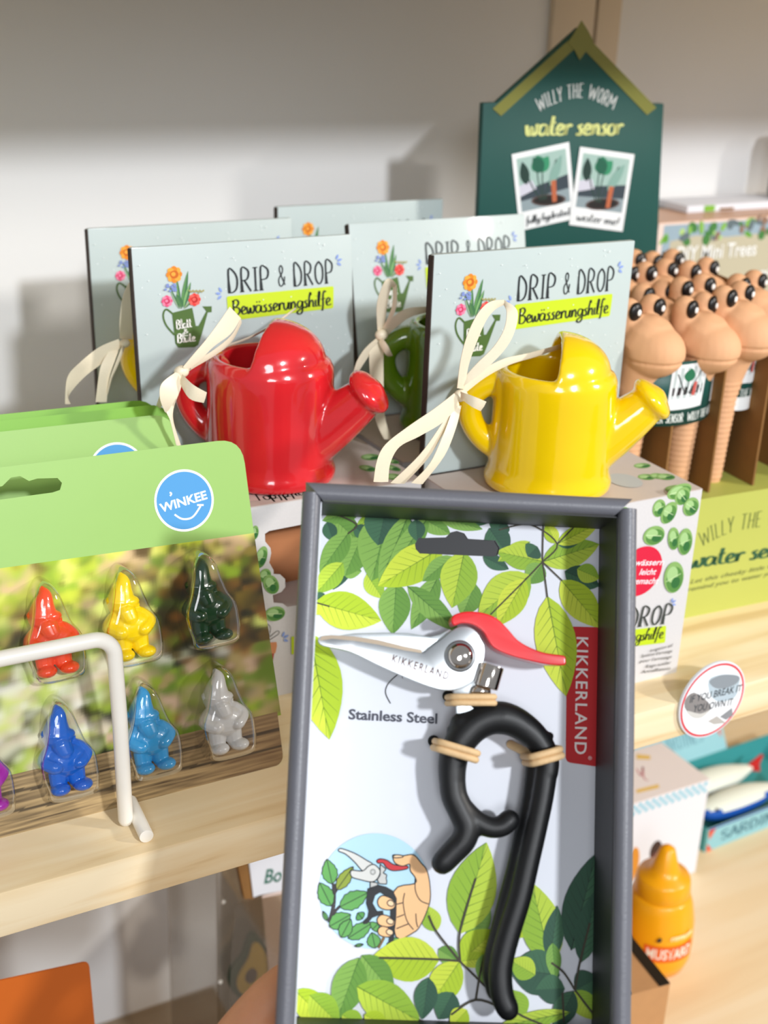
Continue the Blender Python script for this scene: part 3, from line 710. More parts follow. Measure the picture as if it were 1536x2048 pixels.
ribbon('ribbon_bow', 'cream satin ribbon tied to the front yellow watering can\'s handle', .058, [
    ('loop', [(500, 760), (515, 640), (545, 530), (590, 440), (640, 392), (700, 383)], [(532, 765), (550, 660), (585, 560), (625, 470), (662, 425), (700, 405)], (-.004, -.008)),
    ('loop', [(700, 383), (757, 430), (745, 520), (700, 600), (610, 690), (530, 750)], [(700, 405), (712, 440), (700, 510), (655, 585), (580, 660), (522, 725)], (-.008, -.004)),
    ('ribbon_end', [(515, 745), (600, 685), (700, 635), (800, 612), (940, 574)], [(530, 785), (620, 715), (720, 662), (830, 628), (942, 592)], (-.002, .018)),
    ('ribbon_end', [(488, 782), (400, 850), (290, 925), (195, 1000), (158, 1070), (143, 1160)], [(510, 830), (440, 905), (340, 965), (255, 1010), (215, 1080), (206, 1160)], (-.006, -.016)),
    ('ribbon_end', [(490, 820), (430, 920), (340, 1045), (215, 1165)], [(512, 835), (452, 935), (375, 1060), (275, 1168)], (-.003, -.010)),
    ('ribbon_end', [(488, 830), (445, 950), (385, 1080), (305, 1165)], [(518, 835), (495, 930), (445, 1050), (352, 1170)], (-.004, -.014)),
    ('ribbon_end', [(515, 775), (570, 795), (625, 818)], [(515, 805), (560, 838), (600, 858)], (-.006, -.012))], (508, 788), c3)
ribbon('ribbon_bow', 'cream satin ribbon tied to the green watering can\'s handle', .155, [
    ('loop', [(160, 515), (158, 400), (188, 310), (215, 292), (242, 318)], [(188, 520), (198, 430), (210, 360), (220, 330), (226, 330)], (0, -.004)),
    ('loop', [(242, 318), (242, 400), (225, 460), (190, 520)], [(226, 330), (225, 400), (205, 460), (175, 515)], (-.004, 0)),
    ('loop', [(185, 515), (230, 455), (290, 420), (375, 412)], [(198, 540), (250, 492), (305, 455), (375, 438)], (0, -.004)),
    ('ribbon_end', [(165, 540), (110, 588), (75, 640), (58, 690)], [(182, 562), (130, 615), (92, 670), (74, 698)], (0, -.006)),
    ('ribbon_end', [(125, 570), (128, 700), (148, 880), (188, 978)], [(186, 568), (186, 720), (192, 880), (222, 978)], (-.002, -.012)),
    ('ribbon_end', [(180, 545), (205, 580), (225, 622)], [(165, 560), (190, 610), (205, 625)], (-.004, -.006))], (172, 530), c3)
ribbon('ribbon_bow', 'cream satin ribbon at far left, on the half-hidden yellow can', .210, [
    ('loop', [(615, 600), (612, 400), (650, 150), (722, 5)], [(745, 610), (752, 400), (748, 200), (735, 5)], (0, -.004)),
    ('ribbon_end', [(600, 605), (400, 690), (200, 850), (75, 1000), (52, 1270)], [(640, 680), (430, 855), (250, 995), (92, 1180), (110, 1270)], (-.002, -.012)),
    ('ribbon_end', [(520, 700), (430, 850), (395, 1000), (365, 1250)], [(600, 720), (560, 830), (505, 1000), (478, 1250)], (-.003, -.010)),
    ('ribbon_end', [(640, 670), (570, 850), (515, 1000), (482, 1150)], [(670, 680), (600, 860), (535, 1010), (490, 1180)], (-.004, -.010))], (655, 640), c6, .003)

# ================================================================== GNOME CRAYON CARDS
frW = Frame((-.09, .0386, .0005), (1, 0, 0), (0, .0499, .1572))
gw = lambda x, y: frW.px(x, y)
TR = gw(483, 876); BR = gw(568, 1528); BL = gw(-190, 1728); TL = gw(-160, 954)
outl = rrect([BL, BR, TR, TL], [.006, .006, .0125, .012])
def hang_hole(p):   # euro slot, px
    return [p(-100, 1005), p(-88, 985), p(-10, 976), p(5, 972), p(22, 955), p(40, 952), p(58, 962), p(75, 957), p(115, 956), p(124, 966), p(120, 980), p(105, 985), p(-80, 1010)]
hole = hang_hole(gw)
gc = thing('gnome_crayon_card', 'frontmost green-topped blister card of gnome-shaped crayons, photo print and round logo showing', 'blister card', frW, 'stack of gnome crayon cards')
diecut('card_panel', outl, [hole[::-1]], -.0005, 0, M['lime'], gc)
G1, G2, G3, G4, G5 = lin('#7d9a2a'), lin('#c8d84a'), lin('#2a2410'), lin('#b58a5a'), lin('#eef0c8')
_blobs = []
_r = random.Random(11)
for k in range(1100):
    bx, by = _r.random(), _r.random(); z = _r.random()
    dark = (bx > .68 and .22 < by < .62 and z < .85) or (bx > .60 and by < .3 and z < .3) or (.28 < bx < .62 and .18 < by < .5 and z < .35) or z < .10
    if dark: c = _r.choice([lin('#1e1a0c'), lin('#3a3212'), lin('#5c4616'), lin('#75601c'), lin('#2c2b10'), lin('#8a5a20')])
    elif by > .6 and bx > .5: c = _r.choice([lin('#5d7a16'), lin('#8aa01c'), lin('#c0a088'), lin('#a08c58'), lin('#5a7010'), lin('#7f9a1a')])
    elif by > .5: c = _r.choice([lin('#e6e8c4'), lin('#cdd870'), lin('#dccdb0'), lin('#9db63a'), lin('#86a22c'), lin('#e4e2d4'), lin('#bcae8c')])
    elif by < .25: c = _r.choice([lin('#c6d436'), lin('#cfc05c'), lin('#9aba2a'), lin('#d8b888'), lin('#6a861a'), lin('#9c8a3a'), lin('#dfe06a')])
    else: c = _r.choice([lin('#8cae22'), lin('#c8de3c'), lin('#66881c'), lin('#e2ec7a'), lin('#a99a4c'), lin('#46561a'), lin('#d9b47c')])
    _blobs.append((bx, by, _r.uniform(.008, .024), c))
_bx = np.array([b[0] for b in _blobs]); _by = np.array([b[1] for b in _blobs]); _bs = np.array([b[2] for b in _blobs]); _bc = np.array([b[3][:3] for b in _blobs])
def garden(s, t):
    wt = np.exp(-(((_bx - s) * 1.35) ** 2 + (_by - t) ** 2) / (2 * _bs ** 2)) + 1e-9
    c = (wt[:, None] * _bc).sum(0) / wt.sum()
    return tuple(c)
photo('garden_photo', [gw(-190, 1163), gw(508, 1066), gw(562, 1430), gw(-190, 1610)], 110, 80, garden, .00007, gc)
def planks(s, t):
    n1 = noise.noise(Vector((s * 5, t * 26, 3))) ; n2 = noise.noise(Vector((s * 16, t * 60, 9))); v = .5 + .55 * n1 + .3 * n2
    c = mixc(lin('#3b2a18'), lin('#c9ab78'), min(1, max(0, v)))
    c = mixc(c, lin('#6b4a2c'), max(0, s - .6) * 1.6)
    for e, wd in ((.30, .03), (.62, .025)):
        if abs(t - e - .04 * noise.noise(Vector((s*6, e, 0)))) < wd: c = mixc(c, lin('#1b120a'), .75)
    return c
def in_card(x, y):
    k = len(outl); ins = False
    for i in range(k):
        a, b = outl[i], outl[i-1]
        if (a[1] > y) != (b[1] > y) and x < (b[0]-a[0]) * (y - a[1]) / (b[1] - a[1]) + a[0]: ins = not ins
    return ins
def to_card(p):
    if in_card(p[0], p[1]): return p
    best = None
    for i in range(len(outl)):
        a, b = np.array(outl[i-1]), np.array(outl[i]); e = b - a; t = min(1, max(0, ((p - a) @ e) / (e @ e + 1e-18))); q_ = a + e*t; d = np.linalg.norm(p - q_)
        if best is None or d < best[0]: best = (d, q_)
    return best[1]
photo('plank_photo', [gw(-190, 1600), gw(560, 1422), gw(569, 1529), gw(-190, 1729)], 130, 46, planks, .00010, gc, snap=to_card)
P = Print(frW, .00012)
cc = gw(368.5, 1001); rr = .0150
P.ell(cc, rr, rr, '#f6f8f8', seg=56); P.ell(cc, rr*.925, rr*.925, '#4c98d2', seg=56)
P.ptext('WINKEE', (322, 1025), (415, 997), 17, '#f4f8fa', bold=.028)
P.pcurve([(339, 985), (343, 987), (340, 992)], .0008, '#f4f8fa')
P.pcurve([(349, 1029), (365, 1038), (385, 1034), (401, 1012)], .0009, '#f4f8fa'); P.pcurve([(394, 1010), (407, 1010)], .0009, '#f4f8fa', sm=False)
P.build('logo_print', gc)
# copies behind: build a plain one (header + logo) by copying the printed panel set
for tr, lab, back in (((347, 826), 'second gnome crayon card, its pale green top and half logo showing behind the front one', False),
                      ((340, 806), 'third gnome crayon card, a bright green strip above the second', True),
                      ((312, 797), 'rearmost gnome crayon card, topmost thin green strip at left', True)):
    p = on(*tr, 2, .1577); p0 = on(483, 876, 2, .1577)
    d = p - p0; d[2] = 0
    m = Matrix.Translation(tuple(d)) @ frW.mat()
    r = dup(gc, m, lab, {M['lime']: M['limeback']} if back else None)
    if back:
        for ch in list(r.children):
            if 'photo' in ch.name or 'logo' in ch.name: bpy.data.objects.remove(ch)

def gnome_vf():
    p = []
    hat = catmull([(-.002, .0085, .003), (-.0012, .013, .0035), (0, .0175, .003), (-.0005, .0205, .002)], 5)
    p.append(tube_vf([(x, y, z) for x, y, z in hat], np.linspace(.0064, .0012, len(hat)), 16))
    p.append(ell_vf((-.001, .0072, .0035), (.0068, .0036, .0054), 16, 10))            # brim
    p.append(ell_vf((-.001, .005, .0035), (.0052, .0048, .0050), 16, 10))             # head
    p.append(ell_vf((-.0008, .0052, .0086), (.0013, .0013, .0014), 10, 8))            # nose
    p.append(ell_vf((-.0064, .0052, .0035), (.0012, .0018, .0014), 8, 6)); p.append(ell_vf((.0046, .0052, .0035), (.0012, .0018, .0014), 8, 6))
    p.append(tube_vf([(-.001, .003, .0065), (0, -.001, .0078), (0.0005, -.0045, .0080)], [.0042, .0034, .0012], 14))   # beard
    p.append(ell_vf((0.0005, -.0045, .0035), (.0096, .0080, .0066), 18, 12))          # belly
    p.append(ell_vf((0.0005, -.0085, .0030), (.0082, .0018, .0064), 18, 8))           # coat hem
    for s in (-1, 1):
        p.append(tube_vf(catmull([(s*.0052, .001, .003), (s*.0084, -.003, .0045), (s*.0050, -.0060, .0085)], 5), [.0032] * 11, 10))
        p.append(tube_vf([(s*.0036, -.010, .0035), (s*.0038, -.0150, .0035)], [.0040, .0036], 12))
        p.append(ell_vf((s*.0046 + .0008, -.0172, .0058), (.0042, .0030, .0054), 14, 8))
    return join(*p)
GV = remesh(gnome_vf(), .00038, 2)
def g_rule(c):
    x, y, z = c
    if y > .0085: return 'hat'
    if y < -.0140: return 'boot/l' if x < .0004 else 'boot/r'
    if abs(x) < .0042 and -.0055 < y < .0022 and z > .0092: return 'beard'
    return 'body'
GN = [((95, 1262), '#ef4a1e', 'orange', 'upper row, above the white rod end'), ((250, 1232), '#f2cf00', 'bright yellow', 'upper row between orange and dark green'), ((405, 1200), '#0a3a1c', 'dark green', 'upper right of the front card'),
      ((122, 1496), '#0a5fc4', 'deep blue', 'lower row left of the white rod'), ((290, 1457), '#2f93cc', 'sky blue', 'lower row just right of the white rod'), ((438, 1420), '#c9c7c4', 'pale grey', 'lower right on the plank print'), ((-47, 1535), '#a51fa5', 'magenta', 'cut off by the left edge of the picture')]
g0 = None
def hull_ring(s, e):
    R0 = [(-.0010, .0245), (.004, .0205), (.0068, .011), (.0090, .004), (.0122, -.002), (.0128, -.010), (.0125, -.016), (.0105, -.0215), (.002, -.0225), (-.0085, -.0215), (-.0108, -.015), (-.0122, -.008), (-.0118, -.002), (-.009, .005), (-.0072, .012), (-.0055, .0195)]
    Q = catmull(R0, 4, True); return [((x) * s * 1.12, (y) * s * 1.06 + e) for x, y in Q]
for i, ((x, y), col, cn, where) in enumerate(GN):
    u, v_ = gw(x, y); v_ += .0
    # blister on the card: part of the card
    R = [(1.0, 0, 0.0001), (.985, 0, .0015), (.95, 0, .0095), (.90, 0, .0130), (.78, 0, .0145), (.5, 0, .0150)]
    vs = []; fs = []
    for s, e, n in R:
        ring = hull_ring(s, e)
        vs += [(a + u, b + v_, n) for a, b in ring]
    k = len(ring)
    for a in range(len(R) - 1):
        for b in range(k): fs.append((a*k+b, a*k+(b+1) % k, (a+1)*k+(b+1) % k, (a+1)*k+b))
    fs.append(tuple(range((len(R)-1)*k, len(R)*k)))
    mk('blister', vs, fs, M['clear'], gc, smooth=True)
    m = frW.mat() @ Matrix.Translation((u, v_, .0012)) @ Matrix.Diagonal((1.13, 1.0, .95, 1))
    lab = '%s gnome-shaped crayon, %s' % (cn, where)
    gm = mat(cn + ' wax', col, .28, coat=.6, noise_amt=.05, noise_scale=200)
    if g0 is None:
        g0 = thing('gnome_crayon', lab, 'crayon', None, 'gnome crayons on the front card'); g0.matrix_world = m; XF[g0.name] = m.copy()
        split_parts(GV, g_rule, gm, g0); gm0 = gm
    else: dup(g0, m, lab, {gm0: gm})

# ================================================================== WHITE DISPLAY ROD
t = thing('wire_rail', 'white enamelled bent rod fence standing in front of the gnome cards', 'rail', (0.0, .022, 0))
rp = [(-.30, 0, .1010), (-.020, 0, .1003)] + [(-.0105 + .0095*math.sin(a), 0, .0908 + .0095*math.cos(a)) for a in np.linspace(0, math.pi/2, 9)] + [(.0, 0, .06), (.0008, 0, .0045)]
v, f = tube_vf(rp, .0035, 18); mk('bent_rod', v, f, M['rod'], t, smooth=True)
v, f = tube_vf([(.0075, .014, .0034), (.0055, -.0155, .0034)], .0033, 18, cap=False); o = mk('foot_bar', v, f, M['rod'], t); bev(o, .0003)

# ================================================================== HELD TRAY WITH PRUNER
Rb = np.array([[0.99754, -0.04161, -0.0564], [0.0499, 0.98669, 0.15475], [0.04921, -0.15718, 0.98634]]); Tb = np.array([-.03095, -.01202, .50039])
BO = R3 @ Tb + CAM; BU = R3 @ Rb[:, 0]; BV = -(R3 @ Rb[:, 1])
frB = Frame(BO, BU, BV); BW, BH, BD, BT = .130, .2105, .0354, .0072
tr = thing('gift_tray', 'open dark grey cardboard tray held up in front of the shelf, with leafy insert', 'box', frB)
def rolled(a, b, inx, iny, nm):   # one wall: outer skin, rolled rim, inner skin
    prof = [(0, -BD - .001), (0, -.0035)] + [(BT/2 - BT/2*math.cos(q), -.0035 + .0035*math.sin(q)) for q in np.linspace(.3, math.pi-.3, 9)] + [(BT, -.0035), (BT, -BD - .001)]
    v = []; f = []
    for P_ in (a, b):
        for d, n in prof: v.append((P_[0] + inx*d + (P_[2]*d if len(P_) > 2 else 0), P_[1] + iny*d + (P_[3]*d if len(P_) > 2 else 0), n))
    k = len(prof)
    for i in range(k): f.append((i, (i+1) % k, k + (i+1) % k, k + i))
    f += [tuple(range(k)), tuple(range(k, 2*k))[::-1]]
    o = mk(nm, v, f, M['greycard'], tr); bm = bmesh.new(); bm.from_mesh(o.data); bmesh.ops.recalc_face_normals(bm, faces=bm.faces); bm.to_mesh(o.data); bm.free()
    # inner faces get linings with light and shade put into their colour
    return smooth_by_angle(o, 30)
rolled((0, -.0042), (0, -BH), 1, 0, 'side_wall'); rolled((BW, -.0042), (BW, -BH), -1, 0, 'side_wall')
rolled((.0010, 0, 1.0, 0), (BW - .0018, 0, -1.0, 0), 0, -1, 'top_wall'); rolled((.0010, -BH, 1.0, 0), (BW - .0018, -BH, -1.0, 0), 0, 1, 'bottom_wall')
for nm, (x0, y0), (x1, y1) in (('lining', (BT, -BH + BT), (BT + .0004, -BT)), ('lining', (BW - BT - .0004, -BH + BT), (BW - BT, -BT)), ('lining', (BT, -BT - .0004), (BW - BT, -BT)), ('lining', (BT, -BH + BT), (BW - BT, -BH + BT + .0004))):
    v, f = box_vf(x0, y0, -BD, x1, y1, -.0042); o = mk(nm, v, f, M['greyshade'] if (x0 > .05 or y1 - y0 < .01) else M['white'], tr)  # left lining white as if lit, the others coloured as shaded
v, f = box_vf(0.0005, -BH + .0005, -BD - .0018, BW - .0005, -.0045, -BD - .0008); mk('base', v, f, M['greycard'], tr)
frI = Frame(BO + frB.N * (-BD), BU, BV)     # insert card plane
A = crop(560, 940, 2.021); B = crop(560, 1400, 2.021); D_ = crop(600, 1640, 5.12)
ia = lambda x, y: frI.px(*A(x, y)); ib = lambda x, y: frI.px(*B(x, y)); idd = lambda x, y: frI.px(*D_(x, y))
slot = [ia(545, 300), ia(560, 275), ia(670, 272), ia(690, 252), ia(715, 246), ia(745, 256), ia(760, 278), ia(870, 285), ia(888, 315), ia(880, 345), ia(860, 350), ia(565, 338), ia(548, 320)]
card_o = [(BT + .0003, -BH + BT + .0003), (BW - BT - .0003, -BH + BT + .0003), (BW - BT - .0003, -BT - .0003), (BT + .0003, -BT - .0003)]
ic = diecut('insert_card', card_o, [slot], -.0005, 0, M['white'], tr); ic.matrix_local = Matrix.Translation((0, 0, -BD)); XF[ic.name] = frI.mat()
v, f = box_vf(*[min(p[0] for p in slot) - .001, min(p[1] for p in slot) - .001, -BD - .0007], *[max(p[0] for p in slot) + .001, max(p[1] for p in slot) + .001, -BD - .0006]); mk('slot_backing', v, f, M['greyshade'], tr)
hulls = [[slot[1], slot[0], slot[12], slot[11], slot[10], slot[9], slot[8], slot[7]], [slot[2], slot[6], slot[5], slot[4], slot[3]]]
def ccw(h):
    a = sum(h[i][0]*h[(i+1) % len(h)][1] - h[(i+1) % len(h)][0]*h[i][1] for i in range(len(h))); return h if a > 0 else h[::-1]
x0c, x1c = card_o[0][0], card_o[1][0]; y0c, y1c = card_o[0][1], card_o[2][1]; bigv = .1
frame_holes = [[(x0c-bigv, y0c-bigv), (x0c, y0c-bigv), (x0c, y1c+bigv), (x0c-bigv, y1c+bigv)], [(x1c, y0c-bigv), (x1c+bigv, y0c-bigv), (x1c+bigv, y1c+bigv), (x1c, y1c+bigv)],
               [(x0c-bigv, y1c), (x1c+bigv, y1c), (x1c+bigv, y1c+bigv), (x0c-bigv, y1c+bigv)], [(x0c-bigv, y0c-bigv), (x1c+bigv, y0c-bigv), (x1c+bigv, y0c), (x0c-bigv, y0c)]]
P = Print(frI, .00005, [ccw(h) for h in hulls] + frame_holes, step=.000006)
LC = {'L': ('#a9c41c', '#c6d63a', '#6d8a14'), 'M': ('#8db32c', '#b4cc3a', '#5a7d1c'), 'G': ('#5f8f33', '#7da848', '#3d6a24'), 'D': ('#24503a', '#346344', '#183a2a'), 'Y': ('#c3d31e', '#b2c81c', '#7a9614')}
def LA(b, t, w, c, f=ia): k = LC[c]; P.leaf(f(*b), f(*t), w / 2.021 / 4850, k[0], k[1], k[2])
def ST(pts, f=ia, w=.0006): P.curve([f(*p) for p in pts], w, '#3a3424')
for z in [((200, 180), (330, 300), 110, 'G'), ((420, 185), (560, 260), 90, 'D'), ((700, 190), (870, 200), 70, 'D'), ((560, 185), (690, 260), 80, 'G'), ((900, 200), (870, 260), 90, 'D'), ((640, 190), (820, 240), 60, 'G'),
          ((330, 160), (170, 205), 70, 'G'), ((190, 210), (215, 290), 60, 'D'), ((270, 330), (215, 485), 90, 'D'), ((250, 400), (330, 410), 70, 'G'), ((330, 270), (260, 430), 120, 'G'), ((280, 250), (160, 415), 95, 'G'),
          ((310, 225), (430, 185), 60, 'M'), ((300, 230), (360, 270), 60, 'D'), ((255, 375), (145, 500), 90, 'M'), ((465, 400), (350, 440), 60, 'G'), ((350, 420), (415, 520), 80, 'M'), ((640, 430), (530, 645), 95, 'G'), ((790, 460), (735, 590), 105, 'G'),
          ((470, 455), (455, 665), 128, 'G'), ((515, 470), (725, 655), 92, 'G'), ((440, 170), (370, 450), 190, 'G'), ((430, 150), (395, 305), 150, 'D'), ((520, 180), (400, 460), 100, 'G'), ((600, 190), (430, 430), 90, 'G'),
          ((660, 310), (395, 470), 150, 'L'), ((700, 350), (575, 450), 80, 'G'), ((550, 200), (555, 290), 70, 'D'), ((745, 330), (695, 558), 150, 'M'), ((820, 350), (925, 402), 60, 'D'), ((845, 235), (920, 345), 110, 'D'),
          ((1010, 290), (880, 370), 60, 'M'), ((1060, 370), (875, 330), 105, 'M'), ((1060, 380), (1000, 460), 90, 'G'), ((1040, 310), (1000, 350), 80, 'D'), ((1060, 372), (1290, 300), 120, 'M'), ((1120, 300), (1215, 285), 50, 'D'), ((1120, 300), (1290, 215), 70, 'L'), ((1115, 298), (1075, 215), 60, 'L'),
          ((1150, 410), (1290, 470), 100, 'D'), ((1200, 400), (1290, 440), 80, 'M'), ((1135, 445), (1300, 640), 130, 'L'), ((1080, 510), (1155, 915), 165, 'L'), ((1010, 425), (800, 590), 165, 'M'), ((990, 440), (880, 630), 110, 'L'),
          ((180, 500), (140, 530), 40, 'D'), ((133, 535), (175, 585), 60, 'L'), ((140, 535), (410, 610), 150, 'L'), ((120, 655), (200, 1090), 185, 'L')]: LA(*z)
for z in [[(1060, 370), (1063, 215)], [(1060, 372), (1120, 300), (1010, 222), (885, 243)], [(1120, 300), (1190, 228)], [(1060, 372), (1140, 448)], [(1060, 372), (1072, 450), (1080, 515)], [(1060, 372), (990, 445), (850, 585)], [(275, 258), (310, 220), (225, 180)], [(140, 535), (200, 552)]]: ST(z)
for z in [((630, 935), (590, 830), 75, 'M'), ((760, 955), (845, 820), 95, 'G'), ((725, 945), (835, 575), 185, 'M'), ((640, 1005), (725, 1060), 70, 'G'), ((730, 1055), (870, 930), 130, 'L'), ((645, 1048), (365, 1045), 165, 'L'), ((725, 1055), (860, 1040), 60, 'L'), ((830, 1020), (820, 1150), 70, 'G'),
          ((725, 1055), (600, 1240), 125, 'L'), ((700, 1180), (640, 1290), 105, 'D'), ((600, 1120), (575, 1290), 90, 'D'), ((1000, 900), (950, 960), 60, 'L'), ((1095, 1070), (1015, 735), 160, 'M'), ((1090, 1050), (1120, 830), 80, 'D'), ((1175, 1010), (1275, 620), 150, 'D'), ((1215, 1060), (1280, 760), 100, 'D'),
          ((1130, 1110), (925, 1085), 170, 'D'), ((1030, 1110), (930, 1050), 90, 'M'), ((1100, 980), (1110, 1130), 60, 'G'), ((1150, 1165), (1030, 1170), 110, 'D'), ((1190, 1170), (1285, 1120), 110, 'D'), ((1190, 1172), (1270, 1290), 90, 'M'), ((1185, 1175), (1110, 1330), 90, 'D'), ((940, 1170), (970, 1300), 100, 'M'), ((1170, 1260), (870, 1320), 60, 'M'),
          ((330, 1030), (460, 1190), 110, 'G'), ((320, 1040), (230, 1290), 130, 'G'), ((60, 1170), (200, 1310), 110, 'L'), ((120, 1190), (240, 1310), 110, 'M'), ((310, 1155), (570, 1300), 150, 'M'), ((340, 1270), (440, 1320), 70, 'L'), ((755, 1250), (690, 1320), 80, 'L'), ((250, 1270), (340, 1320), 80, 'M')]: LA(*z, f=ib)
for z in [[(725, 1053), (870, 1195), (960, 1265), (1060, 1310)], [(725, 1053), (632, 935), (600, 870)], [(727, 1053), (727, 930), (790, 720)], [(725, 1053), (600, 1045), (400, 1040)], [(690, 1270), (790, 1210), (900, 1245)], [(790, 1210), (808, 1100), (825, 1030)], [(1190, 1170), (1210, 1060), (1250, 900)], [(1190, 1170), (1275, 1280)], [(1190, 1170), (1145, 1100), (1095, 1060)], [(1145, 1300), (1140, 1180)], [(560, 1290), (620, 1310)]]: ST(z, ib, .0008)
P.build('leaf_print', ic)
# red tab, lettering, drawing
P = Print(frI, .0004, frame_holes, step=.000006)
P.poly(rrect([frI.px(1134, 1253), frI.px(1240, 1256), frI.px(1240, 1540), frI.px(1131, 1524)], [.0022, 0, 0, .0022]), '#c4141c')
P.ptext('KIKKERLAND', (1153, 1274), (1149, 1508), 24, '#f3e9e6', bold=.010, space=1.12)
P.holes = []
P.text('®', frI.px(1176, 1512), frI.px(1176, 1520), .0014, '#f3e9e6')
P.build('brand_print', ic)
P = Print(frI, .0004, step=.000006)
P.ptext('Stainless Steel', (697, 1438), (874, 1447), 20, '#4a4c58', bold=.022)
P.pcurve([(781, 1407), (771, 1385), (778, 1365), (800, 1345)], .0004, '#2a2a2a'); P.ppoly([(803, 1340), (795, 1342), (806, 1358)], '#2a2a2a')
P.build('lettering', ic)
P = Print(frI, .0004, step=.000005); cD = idd(766, 722); rD = .0232
ex = idd(1336, 722); rD = abs(ex[0] - cD[0]); P.ell(cD, rD, rD, '#b6dbee', seg=72)
K = '#1c2024'; LW = .00042
def shape(pts, col, lw=LW, sm=True):
    q = [idd(*p) for p in pts]; q = [tuple(x) for x in catmull(q, 4, True)] if sm else q
    P.poly(q, col); P.curve(q + [q[0]], lw, K, sm=False)
P.curve([idd(300, 1050), idd(345, 860), idd(345, 650)], .0016, '#3a3436', sm=True); P.curve([idd(330, 960), idd(410, 880)], .0012, '#3a3436'); P.curve([idd(350, 760), idd(385, 700)], .0009, '#3a3436'); P.curve([idd(800, 1310), idd(860, 1200)], .0012, '#7d6038')
g1 = '#5fa052'
for b, t_, wv, c in (((330, 655), (275, 400), 150, g1), ((320, 880), (200, 640), 150, g1), ((405, 890), (700, 740), 170, g1), ((300, 1090), (520, 965), 160, g1), ((490, 1210), (740, 1050), 140, g1), ((640, 1010), (590, 950), 100, '#4f9448'), ((740, 1120), (800, 1060), 120, g1), ((770, 1310), (735, 1150), 130, g1), ((375, 715), (545, 475), 120, '#8fa03a'), ((880, 1290), (1080, 1190), 70, g1), ((560, 1290), (650, 1270), 30, g1), ((280, 1030), (235, 930), 40, g1), ((420, 1200), (520, 1010), 130, g1)):
    P.leaf(idd(*b), idd(*t_), wv / 5.12 / 4850, c, c, K, serr=.12, outline=(K, LW * .8), veins=False); P.curve([idd(*b), idd(*t_)], LW*.7, K, sm=False)
shape([(395, 300), (430, 292), (560, 340), (680, 410), (745, 455), (700, 520), (640, 520), (560, 430), (470, 350), (400, 320)], '#d9d8d2')
shape([(525, 515), (640, 520), (700, 470), (760, 455), (820, 520), (790, 600), (730, 632), (620, 610), (530, 580)], '#d9d8d2')
shape([(820, 450), (880, 500), (850, 540), (888, 560), (880, 600), (888, 620), (885, 655), (810, 650), (790, 610), (820, 560)], '#c9c9c4', sm=False)
P.ell(idd(745, 530), .0011, .0011, K); P.ell(idd(745, 530), .0009, .0009, '#c9c9c4'); P.ell(idd(745, 530), .0005, .0005, K); P.ell(idd(745, 530), .0004, .0004, '#e4e4e0')
shape([(718, 630), (790, 640), (800, 680), (718, 700)], '#c4c4c0', sm=False)
shape([(785, 415), (820, 396), (890, 410), (950, 450), (1020, 465), (1100, 470), (1090, 500), (960, 518), (890, 490), (850, 440), (800, 440)], '#c93238')
skin = '#f4c08a'
shape([(960, 730), (1170, 650), (1180, 590), (1130, 520), (1120, 450), (1050, 470), (975, 440), (950, 380), (960, 355), (1050, 365), (1160, 355), (1240, 440), (1300, 520), (1330, 680), (1325, 850), (1240, 1060), (1160, 1150), (980, 1190)], skin)
for z in ([(1180, 590), (1180, 720), (1230, 820), (1315, 858)], [(1070, 745), (1055, 850), (1090, 1020), (1160, 1120)], [(990, 860), (1050, 845)], [(990, 995), (1065, 965)], [(985, 1110), (1110, 1060)], [(1185, 955), (1190, 1040), (1205, 1095)]): P.curve([idd(*p) for p in z], LW, K)
P.poly([idd(*p) for p in ((690, 700), (740, 680), (800, 660), (880, 680), (950, 720), (990, 800), (985, 1000), (965, 1180), (950, 1290), (900, 1295), (920, 1100), (925, 850), (880, 780), (820, 740), (770, 770), (745, 850), (790, 930), (850, 925), (855, 965), (790, 980), (740, 1000), (690, 1060), (650, 1065), (640, 1040), (690, 990), (700, 930), (675, 850))], '#26282b')
for c, (w1, h1) in (((885, 845), (90, 72)), ((880, 1030), (90, 62)), ((875, 1140), (78, 55))):
    shape([(c[0]-w1, c[1]-h1*.3), (c[0]-w1*.5, c[1]-h1), (c[0]+w1*.4, c[1]-h1*.7), (c[0]+w1, c[1]), (c[0]+w1*.8, c[1]+h1*.8), (c[0], c[1]+h1), (c[0]-w1*.8, c[1]+h1*.6)], skin)
    shape([(c[0]+5, c[1]), (c[0]+35, c[1]-28), (c[0]+75, c[1]-5), (c[0]+70, c[1]+30), (c[0]+30, c[1]+32)], '#f6d2a8')
shape([(950, 372), (985, 355), (1045, 362), (1050, 378), (975, 385)], '#f6d2a8')
P.build('picture_print', ic, label='round drawing of a hand using the pruner on a twig')
# black fastening holes of the insert
for (x, y) in ((867, 1482), (896, 1392)):
    c = frI.px(x, y); pts = [(c[0] + .0023*math.cos(a), c[1] + .0023*math.sin(a)) for a in np.linspace(0, 2*math.pi, 20)[:-1]]
    prism('fastening_hole', pts, 0, .0009, M['blackhole'], ic)

